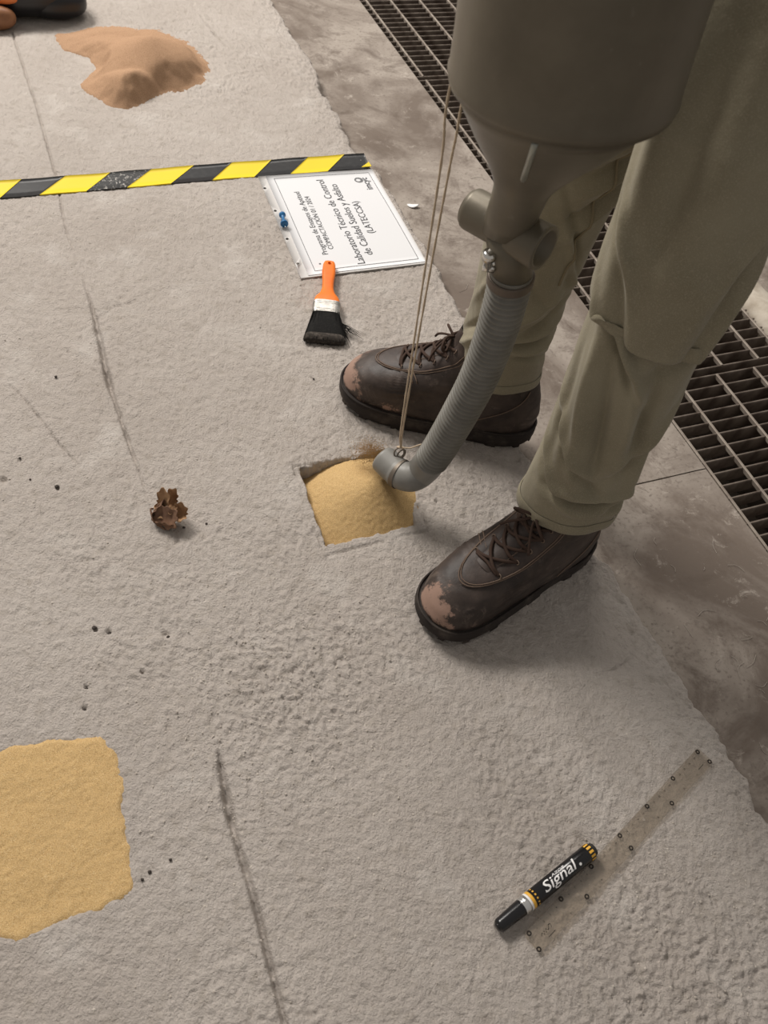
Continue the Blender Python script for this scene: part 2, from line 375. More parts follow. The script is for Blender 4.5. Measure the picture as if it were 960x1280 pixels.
# the slab goes on outside the frame
mb = MB()
def plate(mb, s0, s1, n0, n1, z, ns=40, nn_=40, amp=.0):
    s_, n_ = np.meshgrid(np.linspace(s0, s1, ns), np.linspace(n0, n1, nn_), indexing='ij')
    z_ = z + .0022 * fbm(s_ * 5, n_ * 5, 40, 2) * amp
    mb.add(np.stack([s_ * ES[0] + n_ * EN[0], s_ * ES[1] + n_ * EN[1], z_], 2).reshape(-1, 3), gridF(ns, nn_)[:, ::-1])
plate(mb, -4.5, 1.6, -2.6, N0 + .004, -.001, 120, 60, 1)
plate(mb, .215, 1.6, N0, .64, -.001, 40, 30, 1); plate(mb, -4.5, -2.64, N0, .64, -.001, 60, 30, 1)
mb.add(*(lambda a: (np.array([P(.215, .64, -.001), P(1.6, .64, -.001), P(1.6, .64, ZF - .01), P(.215, .64, ZF - .01), P(-4.5, .64, -.001), P(-2.64, .64, -.001), P(-2.64, .64, ZF - .01), P(-4.5, .64, ZF - .01)]), [(0, 3, 2, 1), (4, 7, 6, 5)]))(0))
mb.add(np.array([P(-.80, .22, -.075), P(-.56, .22, -.075), P(-.56, .46, -.075), P(-.80, .46, -.075)]), [(0, 1, 2, 3)])
o = mb.build('floor_slab_surround', M['slab'], org=(0, 0, 0)); tag(o, 'rest of the pale grey mortar slab around the test area', kind='structure')

# ---- old concrete floor with the drain trench
NG0, NG1 = .902, 1.222
def floor_piece(name, s0, s1, n0, n1, z, label):
    ns = max(2, int((s1 - s0) / .02)); nk = max(2, int((n1 - n0) / .02))
    s_, n_ = np.meshgrid(np.linspace(s0, s1, ns), np.linspace(n0, n1, nk), indexing='ij')
    z_ = z + .0012 * fbm(s_ * 9, n_ * 9, 23, 3) * np.minimum(1, np.minimum(n_ - n0, n1 - n_) / .02)
    top = np.stack([s_ * ES[0] + n_ * EN[0], s_ * ES[1] + n_ * EN[1], z_], 2)
    mb = MB(); mb.add(top.reshape(-1, 3), gridF(ns, nk)[:, ::-1])
    c = [P(s0, n0, z), P(s1, n0, z), P(s1, n1, z), P(s0, n1, z)]
    mb.add(np.array(c + [q - np.array([0, 0, .06]) for q in c]), [(0, 1, 5, 4), (1, 2, 6, 5), (2, 3, 7, 6), (3, 0, 4, 7), (4, 5, 6, 7)])
    o = mb.build(name, M['concrete'], org=(0, 0, 0)); return tag(o, label, kind='structure')
floor_piece('floor', -5.5, -.6220, .42, NG0, ZF, 'stained brown-grey concrete floor strip behind the joint beside the grating')
floor_piece('floor', -.6202, 2.2, .42, NG0, ZF - .0005, 'stained brown-grey concrete floor strip in front of the joint beside the grating')
o = MB(); plate(o, -5.5, 2.2, .42, NG0, ZF - .0035, 4, 4); tag(o.build('floor_bedding', M['concrete'], org=(0, 0, 0)), 'dark bedding in the floor joint', kind='structure')
floor_piece('floor_far', -5.5, 2.2, NG1 + .03, 4.5, ZF + .002, 'pale concrete floor beyond the drain grating')
# mortar lip along the far side of the grating
sl = np.linspace(-5.5, 2.2, 400)
prof = [(NG1 - .004, ZF - .05), (NG1 - .002, ZF - .012), (NG1 + .006, ZF + .003), (NG1 + .02, ZF + .010), (NG1 + .045, ZF + .007), (NG1 + .075, ZF + .001), (NG1 + .08, ZF - .01)]
V = np.array([[P(a, b + .004 * fbm(np.array([a * 30]), np.array([k * .4]), 3, 2)[0], c + .0025 * fbm(np.array([a * 40]), np.array([k * 1.]), 8, 2)[0]) for k, (b, c) in enumerate(prof)] for a in sl])
m = mat('pale_mortar', (.46, .41, .34), .95); fin(m, noise_col(m, 25, (.52, .465, .39), (.30, .25, .19), .4, .7), bump(m, 200, .4, .001))
tag(mesh('trim_1', V.reshape(-1, 3), gridF(len(sl), len(prof))[:, ::-1], m, org=(0, 0, 0)), 'pale crumbly mortar lip along the far side of the drain', kind='structure')
mb = MB()
q = [(NG0, ZF - .03), (NG0, -.34), (NG1, -.34), (NG1, ZF - .03)]
for (a, b), (c_, d) in zip(q[:-1], q[1:]):
    mb.add(np.array([P(-5.5, a, b), P(2.2, a, b), P(2.2, c_, d), P(-5.5, c_, d)]), [(0, 1, 2, 3)])
tag(mb.build('trench', M['pit'], smooth=False, org=(0, 0, 0)), 'dark drain trench under the grating', kind='structure')

# ---- grating panels
def bar_mesh(name, length, th, hgt, mat_, along):
    ax = EN if along == 'n' else ES; pr = ES if along == 'n' else EN
    V = []
    prof = [(-th / 2, -hgt), (th / 2, -hgt), (th / 2, -.0008), (th / 2 - .0008, 0), (-th / 2 + .0008, 0), (-th / 2, -.0008)]
    for t in (0, length): V.append([np.array([ax[0] * t + pr[0] * a, ax[1] * t + pr[1] * a, b]) for a, b in prof])
    V, F = loft(np.array(V)); me = D.meshes.new(name); me.from_pydata([tuple(v) for v in V], [], F); me.update(); me.materials.append(mat_); return me
def grating(s0, s1, rods, label):
    root = thing('drain_grating', P(s0, NG0, ZF - .03), label, 'grating', 'steel grating panels over the drain')
    w = NG1 - NG0 - .008; zt = ZF - .004
    bm_ = bar_mesh('bearing_bar', w, .0032, .026, M['grating'], 'n')
    k = int(round((s1 - s0) / .0247)); step = (s1 - s0) / k
    for i in range(k + 1):
        o = link('bearing_bar', bm_, root); o.location = P(s0 + i * step, NG0 + .004, zt) - ORG[root]
    rm = bar_mesh('cross_rod', s1 - s0, .0046, .0075, M['rod'], 's')
    for n_ in rods:
        o = link('cross_rod', rm, root); o.location = P(s0, n_, zt + .0012) - ORG[root]
    return root
grating(-.808, .30, (.910, .971, 1.052, 1.132, 1.212), 'steel drain grating panel beside the floor joint and the worker\'s near boot')
grating(-1.838, -.826, (.924, .996, 1.076, 1.156, 1.209), 'steel drain grating panel passing behind the worker\'s legs')
grating(-2.86, -1.856, (.924, .991, 1.072, 1.152, 1.209), 'steel drain grating panel farthest along, beside the broken slab edge near the orange sand')

# ================================================================== SAND
def sand_field(name, poly, hfun, mat_, label, step=.002, pad=.02, edge=.004, seed=0, base=None):
    pts = np.array(poly); lo = pts.min(0) - pad; hi = pts.max(0) + pad
    s_, n_ = np.meshgrid(np.arange(lo[0], hi[0], step), np.arange(lo[1], hi[1], step), indexing='ij')
    d = in_poly(s_, n_, pts) + edge * fbm(s_ * 40, n_ * 40, 12 + seed, 3)
    z = hfun(s_, n_, d) + .0006 * fbm(s_ * 330, n_ * 330, 5 + seed, 1)
    keep = d > -.012
    V = np.stack([s_ * ES[0] + n_ * EN[0], s_ * ES[1] + n_ * EN[1], z], 2).reshape(-1, 3)
    F = gridF(*s_.shape)[:, ::-1]; F = F[keep.ravel()[F].all(1)]
    used = np.unique(F); mp = np.full(len(V), -1); mp[used] = np.arange(len(used))
    o = mesh(name, V[used], mp[F], mat_); return tag(o, label, 'sand')
# heap in the hole
hole_big = [(-.79, .262), (-.60, .262), (-.60, .425), (-.66, .44), (-.79, .44)]
ap = SN(466, 602, .03)
def heap_h(s, n, d):
    r = np.hypot((s - ap[0]) * 1.0, (n - ap[1]) * 1.0)
    cone = .033 - .70 * (np.sqrt(r * r + .02 ** 2) - .02) + .0012 * fbm(s * 30, n * 30, 4, 2)
    hd = in_poly(s, n, HOLE)
    lim = np.where(hd > 0, 1, 0)
    return cone
o = sand_field('sand_heap', [(-.775, .266), (-.605, .266), (-.605, .41), (-.66, .425), (-.775, .425)], heap_h, M['sand'], 'yellow sand heap filling the square hole under the hose', .0018)
# flush filled patch
def patch_h(s, n, d): return -.0045 + .0055 * sstep(-.004, .008, d) + .0016 * fbm(s * 30, n * 30, 9, 3) - .012 * sstep(0, -.010, d)
sand_field('sand_patch', PATCH, patch_h, M['sand'], 'flat yellow sand levelled off in a filled hole beside the long groove', .002, seed=3, edge=.008)
# loose orange pile
PILE = [SN(*q) for q in ((70, 44), (90, 40), (110, 35), (140, 33), (200, 38), (235, 52), (255, 70), (263, 88), (252, 106), (235, 113), (205, 118), (185, 128), (160, 138), (140, 134), (122, 122), (100, 108), (112, 96), (118, 86), (113, 74), (98, 68), (80, 62))]
RID = [SN(140, 80), SN(185, 72), SN(180, 110)]
def pile_h(s, n, d):
    base = .0 + .009 * sstep(-.004, .05, d) - .012 * sstep(0, -.01, d)
    c1 = SN(186, 58, .05); c2 = SN(168, 100, .035); c3 = SN(140, 62, .02)
    k = 0
    for (a, b), h, sl in ((c1, .058, .50), (c2, .040, .45), (c3, .022, .3)):
        k = np.maximum(k, h - sl * (np.sqrt((s - a) ** 2 + (n - b) ** 2 + .015 ** 2) - .015))
    return base + np.maximum(k, 0) * sstep(-.003, .04, d) + .002 * fbm(s * 18, n * 18, 3, 3) * sstep(0, .03, d)
sand_field('sand_pile', PILE, pile_h, M['sand_o'], 'loose orange-brown sand pile beyond the striped tape', .0035, edge=.008, seed=8)

# ================================================================== HAZARD TAPE
def slab_at(s, n): return slab_h(np.atleast_1d(np.array(s, float)), np.atleast_1d(np.array(n, float)))
def tape_n(u, v, s): return SN(u, v)[1]
S0, S1 = -1.501, -1.449
yb = lambda u: 248 - (248 - 211.5) * u / 462.; yt = lambda u: 226 - (226 - 193.5) * u / 452.
bnd = [(-110, -82), (-52, -27), (0, 27), (49.6, 82), (108, 138), (159, 189.5), (214, 242.6), (265.6, 290.4), (318, 339.5), (363.4, 385.5), (410, 431)]
root = thing('hazard_tape', P(-1.475, .0, 0), 'yellow and black striped hazard tape across the slab', 'tape')
def stripe(name, a, b, m_):
    k = 14
    V = []; 
    for i in range(k + 1):
        t = i / k
        for j in range(5):
            w = j / 4; s_ = S0 + (S1 - S0) * w
            n_ = (a[0] * (1 - w) + a[1] * w) * (1 - t) + (b[0] * (1 - w) + b[1] * w) * t
            z_ = .0022 * fbm(np.array([s_ * 5]), np.array([n_ * 5]), 40, 2)[0] + .0023 + .0004 * math.sin(n_ * 60 + s_ * 40)
            V.append(P(s_, n_, z_))
    V = np.array(V); n0 = len(V); F = [tuple(f) for f in gridF(k + 1, 5)]
    lo = V - np.array([0, 0, .0022]); F2 = [tuple(i + n0 for i in f[::-1]) for f in F]
    rim = [i * 5 for i in range(k + 1)] + [k * 5 + j for j in range(1, 5)] + [i * 5 + 4 for i in range(k - 1, -1, -1)] + [j for j in (3, 2, 1)]
    F3 = [(rim[i], rim[i - 1], rim[i - 1] + n0, rim[i] + n0) for i in range(len(rim))]
    o = mesh(name, np.vstack([V, lo]), F + F2 + F3, m_, root, True); return o
bn = [(SN(t, yt(t))[1], SN(b, yb(b))[1]) for b, t in bnd]
dn = bn[1][0] - bn[0][0]
bn = [(bn[0][0] - dn * k, bn[0][1] - dn * k) for k in range(8, 0, -1)] + bn
end = (.646, .640); k_end = len(bn)
bn.append(end)
for i in range(len(bn) - 1):
    j = i - 8   # index in bnd
    yellow = (j % 2 == 1)
    mt = M['t_yel'] if yellow else (M['t_grit'] if j == 4 else M['t_blk'])
    stripe('yellow_stripe' if yellow else 'black_stripe', bn[i], bn[i + 1], mt)
a0 = (.646, .640)
V = [P(S1 - .015, .6425, .0044), P(S1, .622, .0044), P(S1, .6425, .0044)]
mesh('yellow_corner', V + [v - np.array([0, 0, .001]) for v in np.array(V)], [(2, 1, 0), (3, 4, 5), (0, 1, 4, 3), (1, 2, 5, 4), (2, 0, 3, 5)], M['t_yel'], root, False)

# ================================================================== NOTICE SHEET
c_bl, c_br, c_tl, c_tr = G(384, 344.5, .003), G(531.5, 327, .003), G(330.5, 221, .003), G(464.3, 211.5, .003)
def page(x, y, z=0.0):
    """x along the text 0..1 (near edge to far edge), y 0..1 from right edge to left edge"""
    near = c_br * (1 - y) + c_bl * y; far = c_tr * (1 - y) + c_tl * y
    p = near * (1 - x) + far * x; p = p.copy(); sn_ = np.array([p[:2] @ ES, p[:2] @ EN]); p[2] = .0038 + .0022 * fbm(sn_[:1] * 5, sn_[1:] * 5, 40, 2)[0] + z + .0004 * math.sin(x * 7 + y * 3); return p
root = thing('notice_sheet', page(.5, .5) * np.array([1, 1, 0]), 'white printed notice in a clear plastic sleeve, flat on the slab beside the striped tape', 'paper')
def sheet(name, x0, x1, y0, y1, z, m_, th=.0006, k=16, parent=None):
    V = []
    for i in range(k + 1):
        for j in range(k + 1): V.append(page(x0 + (x1 - x0) * i / k, y0 + (y1 - y0) * j / k, z))
    V = np.array(V); n0 = len(V); F = [tuple(f) for f in gridF(k + 1, k + 1)]
    K = k + 1; rim = [i * K for i in range(K)] + [k * K + j for j in range(1, K)] + [i * K + k for i in range(k - 1, -1, -1)] + [j for j in range(k - 1, 0, -1)]
    F3 = [(rim[i], rim[i - 1], rim[i - 1] + n0, rim[i] + n0) for i in range(len(rim))]
    return mesh(name, np.vstack([V, V - np.array([0, 0, th])]), F + [tuple(i + n0 for i in f[::-1]) for f in F] + F3, m_, parent or root, True)
slv = sheet('sleeve', -.012, 1.008, -.012, 1.055, -.0006, M['sleeve'], .0022)
pg = sheet('page', 0, 1, 0, .99, .0003, M['paper'], .0006)
def line(x0, y0, x1, y1, w=.0011, name='border_line'):
    a = page(x0, y0, .0006); b = page(x1, y1, .0006); d = (b - a) / np.linalg.norm(b - a); q = np.array([-d[1], d[0], 0]) * w / 2
    V = []; k = 12
    for i in range(k + 1):
        p_ = page(x0 + (x1 - x0) * i / k, y0 + (y1 - y0) * i / k, .0007); V += [p_ + q, p_ - q]
    mesh(name, V, [tuple(f) for f in gridF(k + 1, 2)], M['inkg'], pg, False)
B = (.030, .965, .045, .925)
line(B[0], B[2], B[1], B[2]); line(B[0], B[3], B[1], B[3]); line(B[0], B[2], B[0], B[3]); line(B[1], B[2], B[1], B[3])
def page_inv(u, v):
    p = G(u, v, .0042); a = np.array([c_tr - c_br, c_bl - c_br])[:, :2]
    x, y = .5, .5
    for _ in range(20):
        e = (p - page(x, y))[:2]; dx = (page(x + .01, y) - page(x - .01, y))[:2] / .02; dy = (page(x, y + .01) - page(x, y - .01))[:2] / .02
        sx = np.linalg.solve(np.stack([dx, dy], 1), e); x += sx[0]; y += sx[1]
    return x, y
def page_text(txt, p0, p1, name='printed_line', asp=1.0, bold=0.0, m_=None):
    x0, y0 = page_inv(*p0); x1, y1 = page_inv(*p1)
    V, F = text_mesh(txt, bold); w = V[:, 0].max() - V[:, 0].min(); V[:, 0] -= V[:, 0].min()
    sc = (x1 - x0) * .297 / w
    yb_ = (y0 + y1) / 2
    W = [page(x0 + v[0] * sc / .297, yb_ + v[1] * sc * asp / .21, .0007) for v in V]
    mesh(name, W, F, m_ or M['ink'], pg, False)
page_text('Programa de Ensayos de Aptitud', (410.6, 317.5), (373.5, 240))
page_text('COMPACTACIÓN 01 / 2024', (417, 311), (386.4, 245.6))
page_text('Laboratorio Técnico de Control', (456, 329), (404.4, 224.5))
page_text('de Calidad Suelos y Asfalto', (466, 318), (421, 230))
page_text('(LATECCSA)', (468.5, 291), (447, 252))
page_text('imcyc', (466.5, 236), (458, 221), 'logo_lettering', bold=.01)
x0, y0 = page_inv(448.5, 224.5)
a = np.linspace(0, 2 * np.pi, 24, endpoint=False)
V = [page(x0 + r_ * math.cos(t) / .297, y0 + r_ * math.sin(t) / .21, .0007) for t in a for r_ in (.0045 + .0012 * math.sin(t), .0085)]
mesh('logo_ring', V, [tuple(f) for f in gridF(24, 2, close_r=True)], M['inkg'], pg, False)
x0, y0 = page_inv(400, 329.5)
V = [page(x0 + .0018 * math.cos(t) / .297, y0 + .0018 * math.sin(t) / .21, .0007) for t in a]; mesh('printed_mark', V, [tuple(range(24))], M['inkg'], pg, False)
hole_cut = []
for q in ((331, 235), (344, 263.5), (359, 298), (372.5, 328.5)):
    x0, y0 = page_inv(*q); rg = [page(x0 + .0029 * math.cos(t) / .297, y0 + .0029 * math.sin(t) / .21, 0) for t in a]
    hole_cut.append(loft(np.array([[p_ + np.array([0, 0, h]) for p_ in rg] for h in (-.012, .012)])))
    V, F = loft(tube_rings(np.array([page(x0 + .0031 * math.cos(t) / .297, y0 + .0031 * math.sin(t) / .21, -.0006) for t in np.linspace(0, 2 * np.pi, 20)]), .0003, 5), False)
    mesh('punched_hole', V, F, M['sleeve'], root)
cut_holes(slv, hole_cut)
# push pin lying on the sleeve margin
a_, b_ = G(352.6, 270, .008), G(355.5, 282.5, .008); a_[2] = b_[2] = .0115
prof = [(0, .0004), (0, .0058), (.12, .0060), (.16, .0038), (.3, .0030), (.62, .0026), (.74, .0034), (.86, .0068), (.96, .0072), (1, .0066), (1, .0004)]
pts = [a_ * (1 - t) + b_ * t for t, r in prof]
d = b_ - a_; L_ = np.linalg.norm(d); d /= L_; e1 = np.array([-d[1], d[0], 0]); e2 = np.array([0, 0, 1.])
an = np.linspace(0, 2 * np.pi, 16, endpoint=False)
V, F = loft(np.array([a_ + d * t * L_ + r * (np.cos(an)[:, None] * e1 + np.sin(an)[:, None] * e2) for t, r in prof]))
root = thing('push_pin', a_ * np.array([1, 1, 0]) + np.array([0, 0, .0045]), 'blue plastic push pin on the punched margin of the notice sleeve', 'push pin')
mesh('pin_head', V, F, M['pin'], root); tube('needle', [b_, b_ + d * .010], [.0006, .0002], M['chrome'], root, 6)

# ================================================================== PAINT BRUSH
tip = P(-1.168, .4635, 0); endp = P(-.985, .395, 0)
ex = endp - tip; BL = np.linalg.norm(ex); ex /= BL; ey = np.array([-ex[1], ex[0], 0])
fr_ = Frame(tip, ex, ey)
root = thing('paint_brush', fr_((.1, 0, 0)), 'orange handled flat paint brush with black bristles lying by the notice', 'brush')
def slab_loft(prof, k=20):
    """prof: x, half width, half thickness, z centre"""
    a = np.linspace(0, 2 * np.pi, k, endpoint=False); R = []
    for x, w, t, zc in prof:
        cs, sn_ = np.cos(a), np.sin(a); p_ = .55
        R.append(np.stack([np.full(k, x), w * np.sign(cs) * np.abs(cs) ** p_, zc + t * np.sign(sn_) * np.abs(sn_) ** p_], 1))
    return np.array(R)
hp = [(0, .003, .003, .009), (.003, .0085, .005, .009), (.010, .0105, .006, .009), (.03, .0115, .0065, .009), (.055, .0095, .0065, .0095), (.075, .0095, .0065, .010), (.088, .0125, .007, .010), (.097, .0185, .0075, .010), (.103, .0205, .0075, .010), (.112, .0205, .0075, .010)]
hp = [(x, w, t, z + .0016 * (1 - x / .112)) for x, w, t, z in hp]
xs = np.array([h[0] for h in hp]); xx = np.linspace(0, .112, 40); hp2 = [tuple([x] + [float(np.interp(x, xs, [h[i] for h in hp])) for i in (1, 2, 3)]) for x in xx]
V, F = loft(slab_loft(hp2)); hd = mesh('handle', fr_(V), F, M['orange'], root)
an = np.linspace(0, 2 * np.pi, 20, endpoint=False)
cut_holes(hd, [(lambda VF: (fr_(VF[0]), VF[1]))(loft(np.array([[(.011 + .0032 * math.cos(t), .0026 * math.sin(t), h) for t in an] for h in (-.01, .04)])))])
rg = np.array([(.011 + .0036 * math.cos(t), .0030 * math.sin(t), .0162) for t in np.linspace(0, 2 * np.pi, 24)])
V, F = loft(tube_rings(fr_(rg), .0007, 6), False); mesh('hanging_hole', V, F, M['orange'], hd)
V, F = loft(slab_loft([(.110, .021, .0085, .010), (.1105, .0222, .0092, .010), (.139, .0222, .0092, .010), (.1395, .0215, .009, .010)], 28)); fe = mesh('ferrule', fr_(V), F, M['ferrule'], root, False)
for x in (.1145, .1185, .1325, .136):
    V, F = loft(slab_loft([(x - .0008, .0222, .0092, .010), (x, .0228, .0099, .010), (x + .0008, .0222, .0092, .010)], 28)); mesh('ferrule_rib', fr_(V), F, M['ferrule'], fe)
V, F = text_mesh('', 0) if False else (None, None)
bp = [(.138, .0208, .0082, .010), (.15, .0225, .0085, .0095), (.17, .0275, .0085, .0088), (.185, .031, .0075, .008), (.196, .0325, .0055, .0068), (.199, .0322, .004, .006)]
V, F = loft(slab_loft(bp, 40)); V[:, 2] += 0; V_ = None; bs = mesh('bristles', fr_(V), F, M['bristle'], root)
mb = MB()
for i in range(620):
    y0 = random.uniform(-.021, .021); z0 = .010 + random.uniform(-.008, .0085); sp = random.gauss(1.5, .09); ln = random.gauss(.196, .0035); zt = .006 + (z0 - .01) * .75
    p0 = (.137, y0, z0); p1 = ((.137 + ln) / 2, y0 * (1 + sp) / 2, (z0 + zt) / 2 + .0012); p2 = (ln, y0 * sp, max(.0022, zt))
    mb.add(*loft(tube_rings(curve_pts([p0, p1, p2], 4), [.0005, .0005, .00045, .0002], 3), False))
V = fr_(np.vstack(mb.V)); o = mesh('bristle_hairs', V, mb.F, M['bristle'], bs); o['kind'] = 'stuff'
V, F = loft(slab_loft([(.186, .0305, .0068, .0083), (.193, .0322, .0064, .0075), (.1985, .0325, .0046, .0064), (.1995, .031, .003, .0058)], 40)); mesh('bristle_tips', fr_(V), F, M['bristle2'], bs)
mb = MB()
for i in range(46):
    x0 = .145 + random.random() * .02; ang = random.uniform(.15, 1.25); ln = random.uniform(.02, .05)
    p0 = np.array((x0, .018, .007)); d_ = np.array((math.cos(ang), math.sin(ang), 0)); p2 = p0 + d_ * ln; p2[2] = .003 + random.random() * .006
    mb.add(*loft(tube_rings(curve_pts([p0, (p0 + p2) / 2 + np.array([0, .002, .003]), p2], 5), [.0006, .0006, .0005, .0004, .0002], 3), False))
o = mesh('stray_bristles', fr_(np.vstack(mb.V)), mb.F, M['bristle'], bs); o['kind'] = 'stuff'

# ================================================================== RULER
r0, r1 = G(661, 1167, .003), G(870.7, 941.3, .003)
ex = r1 - r0; ex[2] = 0; ex /= np.linalg.norm(ex); ey = np.array([-ex[1], ex[0], 0])
RF = Frame(np.array([r0[0], r0[1], .0022]), ex, ey)        # x along scale (0..0.30), y=0 upper row of rings, lower row y=-0.0163
root = thing('ruler', RF((.15, -.008, 0)) * np.array([1, 1, 0]), 'clear plastic thirty centimetre ruler lying beside the black marker', 'ruler')
x0, x1, y0, y1 = -.0045, .3045, -.0200, .0030
ol = [(x0 + .003, y0), (x1 - .003, y0), (x1 - .0009, y0 + .0009), (x1, y0 + .003), (x1, y1 - .003), (x1 - .0009, y1 - .0009), (x1 - .003, y1), (x0 + .003, y1), (x0 + .0009, y1 - .0009), (x0, y1 - .003), (x0, y0 + .003), (x0 + .0009, y0 + .0009)]
k = len(ol); V = [(x, y, 0) for x, y in ol] + [(x, y, .0018) for x, y in ol]
F = [tuple(range(k - 1, -1, -1)), tuple(range(k, 2 * k))] + [(i, (i + 1) % k, k + (i + 1) % k, k + i) for i in range(k)]
bl = mesh('blade', RF(V), F, M['acrylic'], root, False)
m = mat('ruler_print', (.02, .016, .013), .8)
def flat_ring(mb, cx, cy, ro, ri, k=16):
    a = np.linspace(0, 2 * np.pi, k, endpoint=False); V = []
    for t in a: V += [(cx + ri * math.cos(t), cy + ri * math.sin(t), .0020), (cx + ro * math.cos(t), cy + ro * math.sin(t), .0020)]
    mb.add(RF(V), gridF(k, 2, close_r=True)[:, ::-1])
for i in range(7): mb = MB(); flat_ring(mb, .05 * i, 0, .0027, .0012); mb.build('scale_ring', m, bl, False)
for i in range(5): mb = MB(); flat_ring(mb, -.0034 + .0762 * i, -.0163, .0027, .0012); mb.build('scale_ring', m, bl, False)
mb = MB(); m_t = mat('ruler_print_faint', (.15, .128, .108), .8)
def rq(mb, x0, x1, y0, y1): mb.add(RF([(x0, y0, .0020), (x1, y0, .0020), (x1, y1, .0020), (x0, y1, .0020)]), [(0, 1, 2, 3)])
for i in range(301):
    l = .0026 if i % 10 == 0 else .0019 if i % 5 == 0 else .0013
    x = i * .001; rq(mb, x - .00009, x + .00009, .0029 - l, .0029)
o = mb.build('millimetre_scale', m_t, bl, False)
mb = MB()
for i in range(97):
    x = -.0034 + i * .003175; l = .0018 if i % 8 == 0 else .0011
    rq(mb, x - .00009, x + .00009, -.0199, -.0199 + l)
mb.build('inch_scale', m_t, bl, False)
mb = MB()
for i in range(1, 30):
    if i % 5 == 0: continue
    V, F = text_mesh(str(i), .01); V[:, 0] -= (V[:, 0].min() + V[:, 0].max()) / 2
    W = [(.01 * i + v[0] * .0026, -.0032 + v[1] * .0026, .0020) for v in V]; mb.add(RF(W), F)
for i in range(1, 12):
    if i % 3 == 0: continue
    V, F = text_mesh(str(i), .01); V[:, 0] -= (V[:, 0].min() + V[:, 0].max()) / 2
    W = [(-.0034 + .0254 * i - v[0] * .0026, -.0150 - v[1] * .0026, .0020) for v in V]; mb.add(RF(W), [f for f in F])
mb.build('scale_numerals', m, bl, False)
# maker's script near the zero end, illegible in the photo
cp = curve_pts([(.008, -.0105), (.010, -.0085), (.0115, -.011), (.013, -.0085), (.0145, -.011), (.016, -.0085), (.018, -.0105), (.021, -.0075), (.0235, -.0085), (.022, -.0115)], 60)
V = []; 
for p_ in cp: V += [(p_[0], p_[1] - .00045, .0020), (p_[0], p_[1] + .00045, .0020)]
mesh('maker_script', RF(V), [tuple(f[::-1]) for f in gridF(len(cp), 2)], m, bl, False)
mb = MB(); rq(mb, .013, .023, -.0158, -.0152); rq(mb, .283, .2925, -.0135, -.0129); mb.build('printed_rule', m, bl, False)

# ================================================================== MARKER
RM = .0088
a_ = G(623.5, 1157.5, RM); b_ = G(739, 1063, RM); _c = SN(728, 1072); b_[2] = RM + slab_at(_c[0], _c[1])[0] + .0002; _c = SN(640, 1142); a_[2] = RM + slab_at(_c[0], _c[1])[0] + .0002
MLEN = np.linalg.norm(b_ - a_); ex = (b_ - a_) / MLEN; ey = np.array([-ex[1], ex[0], 0])
MF = Frame(a_, ex, ey)
root = thing('marker_pen', a_ * np.array([1, 1, 0]), 'thick black marker pen with gold bands and white lettering lying against the ruler', 'marker')
def lathe(name, prof, m_, parent=None, k=32, smooth=True):
    an = np.linspace(0, 2 * np.pi, k, endpoint=False)
    R = [np.stack([np.full(k, x), r_ * np.cos(an), r_ * np.sin(an)], 1) for x, r_ in prof]
    V, F = loft(np.array(R)); o = mesh(name, MF(V), F, m_, parent or root, smooth); return o
q = MLEN / .152
lathe('cap', [(-.001, .0001), (-.0008, .0052), (.0008, .0066), (.003, .0070), (.033 * q, .0083), (.036 * q, .0083), (.0365 * q, .0001)], M['mk_blk'])
lathe('cap_tip', [(-.0022, .0001), (-.002, .0038), (-.0008, .0042), (.001, .0042)], M['mk_blk'])
lathe('silver_collar', [(.036 * q, .0002), (.036 * q, .0086), (.0375 * q, .0089), (.039 * q, .0085), (.0405 * q, .0089), (.0445 * q, .0089), (.0445 * q, .0002)], M['mk_sil'])
lathe('white_band', [(.0445 * q, .0002), (.0445 * q, .0089), (.0475 * q, .0089), (.0475 * q, .0002)], M['mk_wht'])
lathe('gold_band', [(.0475 * q, .0002), (.0475 * q, .00895), (.0515 * q, .00895), (.0515 * q, .0002)], M['mk_yel'])
body = lathe('body', [(.0515 * q, .0002), (.0515 * q, .0088), (.15 * q, .0088), (.1515 * q, .0084), (.152 * q, .0078), (.152 * q, .0001)], M['mk_blk'])
lathe('end_plug', [(.150 * q, .0001), (.150 * q, .0074), (.1555 * q, .0068), (.156 * q, .006), (.156 * q, .0001)], mat('marker_end', (.03, .028, .026), .5))
def checks(x0, x1, k, frac, name, r_=.0090):
    for i in range(k):
        a0 = 2 * math.pi * i / k; a1 = a0 + 2 * math.pi / k * frac; V = []
        for t in np.linspace(a0, a1, 4):
            V += [(x0, r_ * math.cos(t), r_ * math.sin(t)), (x1, r_ * math.cos(t), r_ * math.sin(t))]
        mesh(name, MF(V), [tuple(f) for f in gridF(4, 2)], M['mk_yel'], body, True)
checks(.1435 * q, .1498 * q, 12, .55, 'gold_check'); checks(.0545 * q, .0565 * q, 14, .45, 'gold_dash'); 
